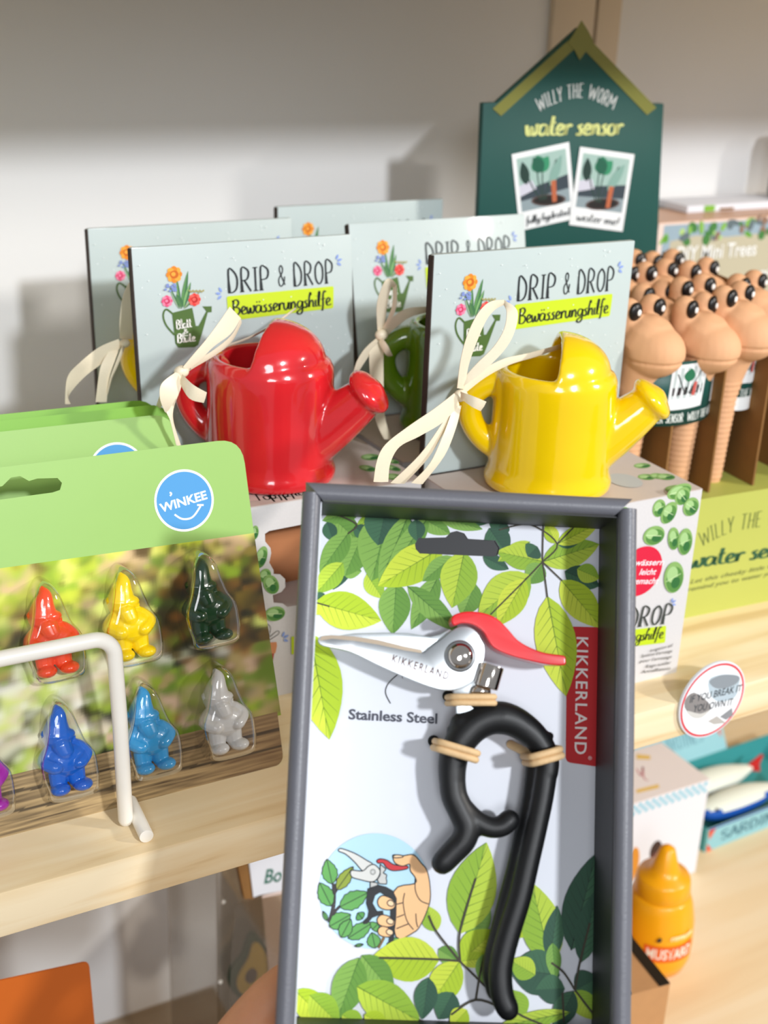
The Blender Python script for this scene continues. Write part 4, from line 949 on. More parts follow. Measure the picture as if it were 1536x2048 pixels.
# ---- pruner
PD = .0175     # height of the steel plane above the insert
frP = Frame(BO + frB.N * (-BD + PD), BU, BV)
pa = lambda x, y: frP.px(*A(x, y)); pb = lambda x, y: frP.px(*B(x, y))
pr = thing('one_hand_pruner', 'stainless steel pruner with red thumb lever and black ring handle, strapped in the tray', 'pruner', frP)
up = [pa(*p) for p in ((205, 672), (300, 658), (420, 655), (520, 657), (610, 672), (650, 662), (690, 640), (740, 700), (640, 760), (520, 740), (350, 705))]
prism('cutting_blade', up, -.0050, -.0032, M['steel2'], pr, bevel=.0003)
lo = catmull([pa(*p) for p in ((153, 688), (166, 672), (210, 668), (300, 676), (400, 691), (500, 715), (572, 738), (600, 722), (650, 685), (700, 645), (735, 630), (785, 640), (818, 680), (828, 730), (818, 790), (790, 845), (745, 880), (690, 892), (630, 885), (540, 853), (400, 792), (280, 735), (175, 712))], 3, True)
o = prism('lower_blade', [tuple(p) for p in lo], -.0030, -.0004, M['steel'], pr, bevel=.0005)
ed = [pa(*p) for p in ((160, 690), (210, 682), (300, 690), (400, 706), (500, 728), (572, 740), (574, 728), (500, 713), (400, 688), (300, 673), (205, 667), (168, 672))]
prism('ground_edge', ed, -.0008, .0001, M['edge'], pr)
P = Print(frP, .0000, step=.000004); P.n = -.0003; P.text('KIKKERLAND', pa(450, 775), pa(677, 848), .0030, '#4a1c14', space=1.35, bold=.014); P.text('®', pa(684, 846), pa(698, 846), .0015, '#7a4238'); P.build('brand_print', pr, INKM)
c = pa(728, 752)
def lathe_at(name, c, prof, m, par, seg=40):
    v, f = lathe_vf(prof, seg); return mk(name, [(a + c[0], b + c[1], n) for a, b, n in v], f, m, par, smooth=True)
o = lathe_at('washer', c, [(0, .0006), (.0056, .0006), (.0060, .0003), (.0062, -.0004)], M['steel'], pr)
o = lathe_at('pivot_bolt', c, [(.0050, .0005), (.0050, .0012), (.0046, .0020), (.0036, .0028), (.0020, .0033), (0.00001, .0034)], M['chrome'], pr)
lev = catmull([pa(*p) for p in ((688, 612), (700, 588), (750, 575), (815, 580), (870, 602), (915, 645), (955, 690), (1010, 722), (1070, 742), (1140, 752), (1148, 772), (1143, 790), (1080, 788), (1000, 772), (920, 750), (860, 722), (835, 690), (815, 655), (775, 628), (730, 622), (700, 632))], 3, True)
prism('thumb_lever', [tuple(p) for p in lev], -.0070, .0040, M['redplastic'], pr, bevel=.0024, seg=4)
prism('tang', [pa(*p) for p in ((775, 800), (830, 770), (850, 830), (840, 900), (820, 985), (715, 985), (712, 930), (700, 880))], -.0048, -.0012, M['steel2'], pr, bevel=.0003)
v, f = tube_vf([(*pa(858, 790), .0005), (*pa(832, 880), .0005)], .0048, 24, cap=False, flat=.8); o = mk('latch_roller', v, f, M['chrome'], pr); bev(o, .0005)
v, f = ell_vf((*pa(812, 895), -.0005), (.0042, .0030, .003), 16, 10); mk('latch_pin', v, f, M['chrome'], pr, smooth=True)
v, f = ell_vf((*pa(805, 948), -.003), (.0040, .0026, .003), 16, 10); mk('latch_knob', v, f, M['black'], pr, smooth=True)
# handle: fused black moulding
px2 = 1 / 2.021 / 4700
def hp(pts, n=-.003): return [(*pb(x, y), n) for x, y in pts]
ring = catmull(hp([(715, 105), (735, 150)]) + hp([(750, 120), (790, 90), (860, 68), (930, 72), (1000, 105), (1050, 160), (1080, 215), (1088, 270)]), 6)
ringA = catmull(hp([(700, 330), (700, 270), (712, 210), (745, 150), (800, 98), (870, 72), (940, 82), (1010, 125), (1060, 180), (1085, 240), (1082, 300)]), 6)
rA = np.interp(np.linspace(0, 1, len(ringA)), [0, .3, .55, .8, 1], [50, 60, 62, 48, 44]) * px2
leg = catmull(hp([(1082, 290), (1065, 400), (1040, 520), (1010, 650), (975, 800), (935, 930), (905, 1040), (895, 1120), (903, 1200), (925, 1255)]), 5)
rL = np.interp(np.linspace(0, 1, len(leg)), [0, .2, .8, 1], [43, 42, 44, 42]) * px2
arm = catmull(hp([(700, 330), (708, 390), (735, 450), (760, 510), (745, 570), (700, 620), (662, 660)]), 6)
rM = np.interp(np.linspace(0, 1, len(arm)), [0, .5, 1], [50, 50, 44]) * px2
hook = catmull(hp([(745, 440), (790, 485), (850, 515), (900, 512), (930, 488)]), 6)
sh = [tube_vf(ringA, rA, 20, .9), tube_vf(leg, rL, 20, .9), tube_vf(arm, rM, 20, .9), tube_vf(hook, 40 * px2, 20, .9)]
sh.append(tube_vf(hp([(735, 95), (840, 52)], -.003), [42 * px2, 30 * px2], 16)); sh.append(tube_vf(hp([(712, 130), (730, 190)], -.004), [34 * px2, 34*px2], 16))
sh.append(ell_vf((*pb(1098, 145), -.003), (.0016, .0016, .0016), 10, 8))
# deeper inner flange of the long handle
fl = catmull(hp([(1045, 220), (1025, 400), (990, 560), (960, 700), (925, 830), (895, 950), (870, 1050), (862, 1120), (880, 1200)], -.009), 5)
sh.append(tube_vf(fl, 30 * px2, 16))
HV = remesh(join(*sh), .0007, 4)
lim = pb(0, 300)[1]
def h_rule(c):
    x, y, n = c; q = pb(960, 330)
    if x > pb(985, 300)[0] and y < pb(0, 290)[1] or y < pb(0, 720)[1]: return 'long_handle'
    if x < pb(760, 560)[0] + .002 and y < pb(0, 545)[1]: return 'lower_prong'
    if y < pb(0, 420)[1] and x > pb(790, 0)[0]: return 'finger_hook'
    return 'ring_handle'
split_parts(HV, h_rule, M['black'], pr)
# elastic bands
def band(label, pts, wdt, n, dep=.010):
    a, b = [np.array(pb(*p)) for p in pts]; fr2 = Frame(frP.O + frP.U * a[0] + frP.V * a[1], BU, BV)
    t = thing('elastic_band', label, 'elastic band', fr2, 'elastic bands strapping the pruner')
    for s in (-.5, .5):
        d = b - a; L = np.linalg.norm(d); ex = d / L; ey = np.array([-ex[1], ex[0]]) * wdt * s * .55
        pth = [(*(ex * u + ey), nn) for u, nn in ((-.0012, -dep), (-.001, n - .003), (.0008, n), (L*.5, n + .0006), (L - .0008, n), (L + .001, n - .003), (L + .0012, -dep))]
        v, f = tube_vf(catmull(pth, 4), wdt * .30, 10); mk('strand', v, f, M['band'], t, smooth=True)
band('tan elastic band around the steel neck of the pruner', ((700, 0), (852, 0)), .0042, .0052)
band('tan elastic band over the left side of the ring handle', ((645, 185), (780, 225)), .0046, .0065)
band('tan elastic band over the right side of the ring handle', ((1015, 240), (1118, 212)), .0046, .0065)
v, f = tube_vf([(*frI.px(*B(930, 180)), .002), (*frI.px(*B(1010, 225)), .012)], .0018, 8)
t = thing('elastic_band', 'tan elastic band strand slanting inside the ring handle', 'elastic band', frI, 'elastic bands strapping the pruner'); mk('strand', v, f, M['band'], t, smooth=True)

# ================================================================== HAND HOLDING THE TRAY
def hand():
    nb = -BD
    fpx = lambda x, y, n: (*Frame(BO + frB.N * n, BU, BV).px(x, y), n)
    ps = []
    def chain(pts, rad): 
        P_ = catmull([fpx(*p) for p in pts], 6); r = np.interp(np.linspace(0, 1, len(P_)), np.linspace(0, 1, len(rad)), rad); ps.append(tube_vf(P_, r, 18))
    chain([(370, 2330, nb - .030), (440, 2150, nb - .020), (500, 2052, nb - .0145), (588, 1968, nb - .0115), (700, 1930, nb - .0105)], [.013, .0118, .0105, .0100, .0085])   # index
    chain([(420, 2400, nb - .030), (520, 2250, nb - .020), (620, 2150, nb - .0125), (740, 2090, nb - .0110), (840, 2070, nb - .0105)], [.013, .0115, .0105, .0098, .0085])
    chain([(450, 2480, nb - .030), (560, 2350, nb - .020), (660, 2270, nb - .0125), (770, 2220, nb - .0110), (850, 2210, nb - .0105)], [.012, .011, .010, .0095, .008])
    chain([(470, 2560, nb - .028), (570, 2460, nb - .020), (650, 2400, nb - .0125), (730, 2370, nb - .011)], [.0105, .0098, .009, .0075])
    chain([(330, 2620, nb - .010), (420, 2480, nb + .020), (520, 2370, .008), (640, 2230, .0105)], [.016, .013, .0112, .009])      # thumb over the front edge
    chain([(340, 2380, nb - .034), (360, 2560, nb - .030), (330, 2720, nb - .025)], [.018, .024, .022]); chain([(420, 2430, nb - .032), (430, 2600, nb - .026), (380, 2740, nb - .022)], [.018, .022, .022])
    chain([(360, 2700, nb - .025), (250, 3000, nb - .02), (120, 3400, nb)], [.026, .026, .034])
    return remesh(join(*ps), .0016, 5)
hn = thing('person', 'left hand of an unseen person gripping the grey tray\'s lower left corner', 'person', frB)
V, Fc, N = hand(); o = mk('hand', V, Fc, M['skin'], hn, smooth=True)

# ================================================================== WORM SENSOR DISPLAY
WX0, WX1, WY0, WY1, WZ = .3385, .4950, .0800, .2650, .0816
th = -math.radians(3.0)
frS = Frame((WX0, WY0 + .0025, 0), (math.cos(th), math.sin(th), 0), (0, 0, 1))
ds = thing('display_stand', 'olive green display box with dark green house-shaped header, holding clay worms', 'display box', frS)
SW, SD = .158, .180
v, f = box_vf(0, 0, -.0006, SW, WZ, 0); mk('front_panel', v, f, M['olive'], ds)
for x in (0, SW - .0006): v, f = box_vf(x, 0, -SD, x + .0006, WZ, -.0006); mk('side_panel', v, f, M['olive'], ds)
v, f = box_vf(0, WZ - .004, -SD, SW, WZ - .0034, -.0006); mk('floor_panel', v, f, M['olive'], ds)
v, f = box_vf(0, 0, -SD, SW, WZ, -SD + .0006); mk('back_panel', v, f, M['teal'], ds)
P = Print(frS, .0001); q = crop(1180, 880, 3.303)
def arc_word(s, pxs, h, col, wd=.09):
    """letters set one by one along a traced arc"""
    P0 = catmull(pxs, 8); L = [0]
    for i in range(1, len(P0)): L.append(L[-1] + np.linalg.norm(P0[i] - P0[i-1]))
    adv = [UP.get(c, (.3,))[0] + .16 for c in s]; tot = sum(adv); x = 0
    for c, a in zip(s, adv):
        if c != ' ':
            m0 = (x + .02) / tot * L[-1]; m1 = (x + a - .14) / tot * L[-1]
            A0 = [np.interp(m0, L, [p[k] for p in P0]) for k in (0, 1)]; A1 = [np.interp(m1, L, [p[k] for p in P0]) for k in (0, 1)]
            P.text(c, P.F.px(*A0), P.F.px(*A1), h, col, font=UP, wd=wd)
        x += a
arc_word('WILLY THE WORM', [q(735, 705), q(850, 640), q(960, 600), q(1080, 578), q(1200, 560), q(1320, 580), q(1420, 620)], .0105, '#5d6a34', .08)
P.ptext('water sensor', q(650, 850), q(1420, 740), 34, '#2c5a3c', font=LO, wd=.12)
P.ptext('Let this cheeky little worm help', q(660, 950), q(1420, 800), 8, '#6a7040', shear=.3, bold=.004); P.ptext('remind you to water your plants', q(640, 1002), q(1400, 850), 8, '#6a7040', shear=.3, bold=.004)
P.build('front_print', ds)
# header
ht = math.radians(0)
HY = .268
frH = Frame(on(960, 500, 1, HY), (1, 0, 0), (0, .004, 1)); hp_ = lambda x, y: frH.px(x, y)
hd = [hp_(950, 640), hp_(955, 480), hp_(967, 206), hp_(995, 205), hp_(1160, 55), hp_(1290, 207), hp_(1328, 207), hp_(1315, 490), hp_(1305, 640)]
hd = [(a, b) for a, b in hd]
hd[0] = (hd[0][0], -frH.O[2] + .084); hd[-1] = (hd[-1][0], -frH.O[2] + .084)
inv = frS.mat().inverted() @ frH.mat()
def hput(o): o.matrix_local = inv; return o
H1 = hput(prism('header_board', hd, -.005, 0, M['teal'], ds, bevel=.0008)); XF[H1.name] = frH.mat()
q0 = crop(900, 0, 2.415)
def tape(nm, pts, n0): prism(nm, [hp_(*q0(*p)) for p in pts], n0, n0 + .0003, M['washi'], H1)
tape('tape_strip', [(205, 525), (245, 560), (600, 235), (570, 195)], .0002); tape('tape_strip', [(660, 175), (640, 235), (950, 555), (995, 520)], .0002)
tape('tape_peak', [(632, 98), (590, 170), (565, 205), (600, 245), (622, 290), (655, 245), (690, 200), (665, 150)], .0006)
P = Print(frH, .0003); F0 = frH
def arc2(s, pxs, h, col, wd): arc_word(s, pxs, h, col, wd)
arc_word('WILLY THE WORM', [q0(430, 540), q0(490, 505), q0(570, 478), q0(640, 470), q0(700, 485), q0(790, 530)], .0088, '#d5d9d6', .12)
P.ptext('water sensor', q0(365, 655), q0(830, 650), 42, '#d3d98a', font=LO, wd=.13)
P.build('lettering', H1)
def polaroid(fr, par, quad, n, small=1.):
    TLq, TRq, BRq, BLq = [np.array(p) for p in quad]
    P = Print(fr, n); P.poly([TLq, TRq, BRq, BLq], '#e6e9ea')
    P.build('photo_frame', par)
    bi = lambda a, b: (TLq*(1-a) + TRq*a)*(1-b) + (BLq*(1-a) + BRq*a)*b
    P = Print(fr, n + .00006)
    P.poly([bi(.07, .07), bi(.93, .07), bi(.93, .76), bi(.07, .76)], '#9dbab2')
    P.poly([bi(.07, .5), bi(.5, .45), bi(.93, .40), bi(.93, .58), bi(.07, .62)], '#33404a'); P.poly([bi(.07, .62), bi(.93, .58), bi(.93, .76), bi(.07, .76)], '#8a9aa0')
    P.poly([bi(.07, .42), bi(.3, .38), bi(.36, .50), bi(.07, .56)], '#c9c9d6')
    c = bi(.55, .68); w_ = np.linalg.norm(TRq - TLq)
    P.ell(c, w_*.31, w_*.085, '#54423f'); P.ell(c, w_*.27, w_*.065, '#171514')
    for b, t_ in (((.45, .66), (.40, .2)), ((.48, .66), (.5, .25)), ((.5, .66), (.75, .18)), ((.42, .66), (.22, .3))): P.curve([bi(*b), bi((b[0]+t_[0])/2 - .02, (b[1]+t_[1])/2), bi(*t_)], w_*.02, '#1f3d33')
    for b, t_, ww, cl in (((.45, .3), (.42, .08), .26, '#1f7a55'), ((.45, .3), (.62, .12), .2, '#2f8a63'), ((.5, .3), (.35, .1), .2, '#145a44'), ((.2, .42), (.16, .12), .16, '#17362f'), ((.6, .5), (.85, .14), .16, '#7fa59a')): P.leaf(bi(*b), bi(*t_), w_*ww, cl, cl, veins=False)
    P.poly([bi(.62, .44), bi(.71, .44), bi(.69, .72), bi(.61, .72)], '#b5623f' if small > .5 else '#c05050')
    P.build('photo_print', par); return bi
for quad, tx in (([(296, 745), (573, 685), (605, 1055), (335, 1115)], 'fully hydrated'), ([(625, 708), (888, 745), (830, 1118), (572, 1085)], 'water me!')):
    bi = polaroid(frH, H1, [hp_(*q0(*p)) for p in quad], .0005 if 'fully' in tx else .0008)
    P = Print(frH, .0010); P.text(tx, bi(.12, .93), bi(.9, .93), .0052 if 'fully' in tx else .0060, '#3c4346', font=LO, wd=.09); P.build('lettering', H1)
# cardboard dividers with sloped fronts
for px_ in (.030, .0655, .1010, .1365):
    pts = [(-.0140, WZ - .003), (-.0140, .1660), (-.034, .186), (-SD + .002, .194), (-SD + .002, WZ - .003)]
    v = [(px_, b, a) for a, b in pts] + [(px_ + .0014, b, a) for a, b in pts]; k = 5
    f = [tuple(range(k)), tuple(range(k, 2*k))[::-1]] + [(i, k+i, k+(i+1) % k, (i+1) % k) for i in range(k)]
    mk('divider', v, f, M['kraft'], ds)

def worm():
    ps = []
    ps.append(tube_vf([(0, 0, .000), (0, 0, .030), (0, 0, .055), (0, .0005, .072)], [.0074, .0086, .0100, .0135], 20))
    ps.append(tube_vf(catmull([(0, .001, .066), (0, -.001, .078), (0, -.004, .090), (0, -.006, .098)], 5), np.linspace(.0120, .0178, 16), 22))
    ps.append(ell_vf((0, -.0105, .0950), (.0176, .0205, .0160), 24, 16))       # muzzle
    for s in (-1, 1): ps.append(tube_vf([(s*.0085, .004, .106), (s*.0100, .003, .1175)], [.0078, .0074], 16))
    return remesh(join(*ps), .0011, 5)
WV = worm()
# mouth: press a groove into the muzzle, rings into the stalk
VV = []
for (x, y, z), n in zip(WV[0], WV[2]):
    if y < -.006 and abs(z - .0905) < .0014: k = .0012 * (1 - abs(z - .0905) / .0014); x -= n[0]*k; y -= n[1]*k; z -= n[2]*k
    if z < .066: k = .0003 * math.sin(z / .0035 * 2 * math.pi); x += n[0]*k; y += n[1]*k
    VV.append((x, y, z))
tm = bpy.data.meshes.new('tmp'); tm.from_pydata(VV, [], WV[1]); tm.update(); WV = (VV, WV[1], [tuple(v.normal) for v in tm.vertices]); bpy.data.meshes.remove(tm)
w0 = thing('clay_worm', '', 'worm figure', (0, 0, 0), 'clay worms in the display')
for o in split_parts(WV, lambda c: 'head' if c[2] > .074 else 'stalk', M['terra'], w0): pass
for s in (-1, 1):
    cx, cy, cz = s*.0106, -.0034, .1178
    rm = np.array([[1, 0, 0], [0, .55, .83], [0, -.83, .55]]).T
    v, f = ell_vf((cx, cy, cz), (.0052, .0024, .0056), 16, 10); e = mk('eye', v, f, M['eyeblack'], w0, smooth=True)
    v, f = ell_vf((cx + .0006, cy - .0022, cz - .0002), (.0017, .0008, .0019), 10, 8); mk('glint', v, f, M['eyewhite'], e, smooth=True)
WP = [((1287, 617), .115, 'clay worm at the front left, right of the yellow can\'s card'), ((1397, 612), .112, 'clay worm in the middle of the front row, in front of the divider'), ((1472, 590), .112, 'clay worm at the front right with a white-edged label'),
      ((1312, 586), .160, 'clay worm in the second row, behind the front left worm'), ((1390, 573), .152, 'clay worm in the second row, just behind the middle front worm'), ((1499, 566), .146, 'clay worm at the right in the second row'),
      ((1239, 550), .194, 'clay worm in the third row, one eye beside the card'), ((1317, 542), .190, 'clay worm in the third row, left of centre'), ((1402, 539), .192, 'clay worm in the third row with its head tilted, before the brown board'),
      ((1331, 521), .228, 'rearmost clay worm in view, tucked under the header'), ((1252, 522), .228, 'clay worm in the back row at left, half behind the card')]
first = True
for i, ((x, y), yy, lab) in enumerate(WP):
    p = on(x, y, 1, yy); z = p[2] - .1178
    m = Matrix.Translation((p[0], yy, max(z, .060))) @ Matrix.Rotation(math.radians([10, 14, 18, 12, 8, 16, 6, 10, 14, 8, 4][i]), 4, 'Z')
    if first: w0.matrix_world = m; XF[w0.name] = m.copy(); w0['label'] = lab; first = False
    else: dup(w0, m, lab)
    WP[i] = ((x, y), yy, lab, p[0], max(z, .060))
# paper sleeves around the stalks
def sleeve(cx, cy, z0, z1, rx, ry, label, txt, seed=0, white=.0):
    t = thing('paper_sleeve', label, 'label', (cx, cy, z0), 'paper sleeves on the worms'); Hs = z1 - z0
    pt = lambda a, z, o=0: ((rx + o)*math.sin(a), -(ry + o)*math.cos(a), z)
    v = []; f = []; n = 40
    for i in range(n + 1):
        a = -math.pi + 2*math.pi*i/n; v += [pt(a, 0), pt(a, Hs), pt(a, 0, -.0003), pt(a, Hs, -.0003)]
    for i in range(n): a = 4*i; f += [(a, a+4, a+5, a+1), (a+2, a+3, a+7, a+6), (a+1, a+5, a+7, a+3), (a, a+2, a+6, a+4)]
    mk('sleeve_paper', v, f, M['teal'], t, smooth=True)
    fr = Frame((0, 0, 0), (1, 0, 0), (0, 0, 1)); Rr = (rx + ry) / 2
    warp = lambda u, vv, nn: pt(u / Rr, vv, .0002 + nn)
    if white:
        P = Print(fr, .00002, warp=warp)
        for i in range(24): u = (-math.pi + 2*math.pi*i/24)*Rr; u2 = (-math.pi + 2*math.pi*(i+1)/24)*Rr; P.poly([(u, 0), (u2, 0), (u2, Hs*white), (u, Hs*white)], '#e9ecec', False)
        P.build('white_border', t)
    for k in (-1, 0, 1, 2):
        c = k * Rr * 1.15
        qd = [(c - Hs*.28, Hs*.95), (c + Hs*.32, Hs*.97), (c + Hs*.26, Hs*.27), (c - Hs*.30, Hs*.25)] if txt else [(c - Hs*.30, Hs*.95), (c + Hs*.30, Hs*.95), (c + Hs*.27, Hs*.42), (c - Hs*.30, Hs*.40)]
        sub = []
        P = Print(fr, .00006, warp=warp, step=.00001)
        TLq, TRq, BRq, BLq = [np.array(p) for p in qd]; bi = lambda a, b: (TLq*(1-a) + TRq*a)*(1-b) + (BLq*(1-a) + BRq*a)*b
        for i in range(6): a0, a1 = i/6, (i+1)/6; P.poly([bi(a0, 0), bi(a1, 0), bi(a1, 1), bi(a0, 1)], '#e6e9ea', False)
        P.lay()
        for i in range(5): a0, a1 = .07+.86*i/5, .07+.86*(i+1)/5; P.poly([bi(a0, .07), bi(a1, .07), bi(a1, .75), bi(a0, .75)], '#b9c4c4', False); P.n += .00001; P.poly([bi(a0, .5), bi(a1, .5), bi(a1, .68), bi(a0, .68)], '#2a1d22', False); P.n -= .00001
        P.n += .00003; w_ = np.linalg.norm(TRq - TLq)
        P.ell(bi(.5, .68), w_*.3, w_*.08, '#16100f'); P.leaf(bi(.45, .4), bi(.48, .1), w_*.3, '#1c6a48', '#1c6a48', veins=False); P.curve([bi(.45, .65), bi(.46, .4)], w_*.03, '#1f3d33'); P.curve([bi(.5, .65), bi(.8, .15)], w_*.03, '#444444'); P.curve([bi(.4, .65), bi(.15, .2)], w_*.03, '#333333')
        P.poly([bi(.62, .42), bi(.72, .42), bi(.7, .72), bi(.6, .72)], '#c2574e')
        P.build('photo_print', t)
    P = Print(fr, .00008, warp=warp, step=.00001)
    if txt:
        for k in (-.9, .9):
            s = 'WILLY THE WORM WATER SENSOR'; P.text(s, (Rr*(k - .85), Hs*.06), (Rr*(k + .85), Hs*.06), Hs*.13, '#dfe6e0', font=UP, wd=.14)
    else: P.text('WILLY THE WORM', (-Rr*1.3, Hs*.2), (Rr*1.3, Hs*.2), Hs*.12, '#dfe6e0', font=UP, wd=.12)
    P.build('lettering', t)
p = on(1335, 800, 1, .098); zt = on(1340, 742, 1, .082)[2]; zb = on(1330, 872, 1, .082)[2]
sleeve(p[0] + .012, .118, zb, zt, .0345, .0240, 'dark green oval paper sleeve with photos and lettering, round the front left worms', True)
p = on(1424, 770, 1, .1); sleeve(WP[1][3] + .006, .115, on(1425, 800, 1, .1)[2], on(1425, 722, 1, .1)[2], .0130, .0125, 'dark green paper sleeve round the stalk of the middle front worm', False)
p = on(1494, 755, 1, .1); sleeve(WP[2][3] + .010, .115, on(1494, 822, 1, .1)[2], on(1497, 690, 1, .1)[2], .0128, .0125, 'paper sleeve with white lower edge on the front right worm', False, white=.2)

# ================================================================== DIY MINI TREE BOX and things behind it
yb = .325
a = on(1318, 447, 1, yb); b = on(1330, 560, 1, yb); zt = a[2]
tb = thing('craft_kit_box', 'pale box of mini tree kits behind the clay worms at the right edge', 'box', (a[0], yb, 0))
v, f = box_vf(a[0], yb, .001, a[0] + .24, yb + .0008, zt); mk('front_panel', v, f, M['pink'], tb, world=True)
v, f = box_vf(a[0], yb, zt, a[0] + .24, yb + .052, zt + .0008); mk('top_panel', v, f, mat('pinkish lid', '#cfa588', .4), tb, world=True)
v, f = box_vf(a[0], yb + .0009, .001, a[0] + .0008, yb + .052, zt); mk('side_panel', v, f, M['kraft'], tb, world=True)
frK = Frame((a[0], yb, 0), (1, 0, 0), (0, 0, 1)); q = crop(1180, 380, 3.303); kf = lambda x, y: frK.px(*q(x, y))
P = Print(frK, .0001); r_ = random.Random(5)
u0, v0 = kf(490, 235); P.poly([kf(490, 235), (.23, kf(490, 235)[1]), (.23, .08), (kf(490, 235)[0], .08)], '#93a9b8')
P.poly([kf(530, 340), kf(700, 300), kf(900, 310), kf(1176, 280), (.23, kf(1176, 280)[1]), (.23, .08), (kf(530, 340)[0], .08)], '#b9b39c')
for i in range(46):
    u = u0 + r_.uniform(0, .17); v_ = v0 - r_.uniform(-.001, .014); P.ell((u, v_), r_.uniform(.002, .006), r_.uniform(.0015, .004), r_.choice(['#5d9a34', '#7fb34c', '#3f7a3a', '#5d6d74', '#a9c97a', '#8a6d5a']), r_.uniform(0, 3), 8)
P.text('DIY Mini Trees', kf(565, 470), (kf(565, 470)[0] + .085, kf(565, 470)[1]), .0115, '#eceff0', bold=.012)
P.text('by nature', kf(1030, 575), (kf(1030, 575)[0] + .05, kf(1030, 575)[1]), .0085, '#eceff0', font=LO, wd=.1)
o = P.build('front_print', tb); o.matrix_local = Matrix.Translation((0, 0, 0))
# white flat package lying on the kit box, with a green mark
p = on(1318, 408, 2, zt + .003); x0 = p[0]
wp = thing('white_package', 'flat white package with a green patch lying on top of the mini tree box', 'box', (x0, yb + .03, zt + .001))
box('package_body', (0, -.004, 0), (.18, .035, .006), M['white'], wp, bevel=.001)
box('green_patch', (.018, -.0046, .0008), (.029, -.004, .0056), M['limeback'], wp); box('dark_patch', (.035, -.0046, .001), (.050, -.004, .003), M['kraft'], wp)
p = on(1548, 380, 1, .37); v, f = lathe_vf([(0.0001, 0), (.012, 0), (.014, .004), (.014, .05), (.010, .058), (.0001, .060)], 24)
o = mk('dark_bottle', [(a_, b_, c_) for a_, b_, c_ in v], f, M['black'], smooth=True); o.location = (p[0] + .004, .362, zt + .0072); tag(o, 'dark object cut off by the right edge, above the mini tree box', 'bottle')

# ================================================================== ROUND SIGN ON THE SHELF EDGE
frG = Frame((.3379, -.0025, -.0033), (1, 0, 0), (0, 0, 1)); rs = .0243
sg = thing('round_sign', 'round white warning sign with red rim stuck to the shelf edge', 'sign', frG)
cir = lambda r, n=64: [(r*math.cos(a), r*math.sin(a)) for a in np.linspace(0, 2*math.pi, n, endpoint=False)]
prism('sign_disc', cir(rs), -.0022, -.0004, M['white'], sg, bevel=.0003)
P = Print(frG, -.0003); P.ell((0, 0), rs*.96, rs*.96, '#d8474e', seg=64); P.ell((0, 0), rs*.905, rs*.905, '#f3f5f8', seg=64)
q = crop(1180, 880, 3.303); sf = lambda x, y: frG.px(*q(x, y))
P.poly([tuple(p_) for p_ in catmull([sf(785, 1590), sf(850, 1555), sf(930, 1550), sf(990, 1565), sf(985, 1620), sf(960, 1700), sf(860, 1730), sf(800, 1690)], 3, True)], '#b6c6d0')
P.poly([tuple(p_) for p_ in catmull([sf(790, 1595), sf(860, 1557), sf(940, 1552), sf(990, 1568), sf(970, 1610), sf(900, 1640), sf(830, 1640)], 3, True)], '#8d959c')
P.poly([tuple(p_) for p_ in catmull([sf(630, 1720), sf(690, 1670), sf(780, 1730), sf(800, 1780), sf(730, 1810), sf(640, 1790)], 3, True)], '#8b8786')
P.poly([tuple(p_) for p_ in catmull([sf(640, 1790), sf(730, 1810), sf(795, 1785), sf(740, 1835), sf(680, 1835)], 3, True)], '#cfcdc8')
P.poly([sf(780, 1860), sf(840, 1825), sf(900, 1870), sf(820, 1880)], '#b9b4ae'); P.poly([sf(860, 1830), sf(940, 1770), sf(945, 1820), sf(900, 1850)], '#8e9094')
P.ptext('IF YOU BREAK IT', q(660, 1738), q(1000, 1660), 13, '#3c4248', bold=.012); P.ptext('YOU OWN IT', q(680, 1800), q(940, 1752), 13, '#3c4248', bold=.012)
P.build('sign_print', sg)

# ================================================================== LOWER PLATFORM OBJECTS (right)
# white cafe box with checked band
b0 = on(1390, 1745, 2, LZ); yF = b0[1]; xr = b0[0]; tp = on(1413, 1562, 1, yF); tpb = on(1335, 1482, 0, xr - .002)
wb = thing('white_gift_box', 'white box with pale blue checked band behind the mustard bottle', 'box', (xr, yF, LZ))
zb_ = tp[2]; bk = on(1335, 1482, 2, zb_)
v, f = box_vf(xr - .13, yF, LZ + .0005, xr, yF + .0008, zb_); mk('front_panel', v, f, M['white'], wb, world=True)
dpt = max(.03, bk[1] - yF)
v, f = box_vf(xr - .13, yF, zb_, xr, yF + dpt, zb_ + .0008); mk('top_panel', v, f, mat('pale pink white lid', '#e9e2e2', .5), wb, world=True)
v, f = box_vf(xr - .0008, yF + .0009, LZ + .0005, xr, yF + dpt, zb_); mk('side_panel', v, f, M['white'], wb, world=True)
frQ = Frame((xr, yF, LZ), (1, 0, 0), (0, 0, 1)); P = Print(frQ, .0001); q = crop(1200, 1300, 2.738); wf = lambda x, y: frQ.px(*q(x, y))
cs = .0033; tv = wf(560, 740)[1]
for i in range(26):
    for j in range(3):
        if (i + j) % 2 == 0: P.poly([(-.002 - i*cs, tv + .002 - j*cs), (-.002 - (i+1)*cs, tv + .002 - j*cs), (-.002 - (i+1)*cs, tv + .002 - (j+1)*cs), (-.002 - i*cs, tv + .002 - (j+1)*cs)], '#86c4d8', False)
P.build('check_band', wb); P = Print(frQ, .0001)
for i in range(2):
    for j in range(12):
        if (i + j) % 2 == 0: P.poly([(-.09 + j*cs, .004 + i*cs), (-.09 + (j+1)*cs, .004 + i*cs), (-.09 + (j+1)*cs, .004 + (i+1)*cs), (-.09 + j*cs, .004 + (i+1)*cs)], '#86c4d8', False)
P.build('check_band', wb); P = Print(frQ, .0001); c = wf(300, 1130)
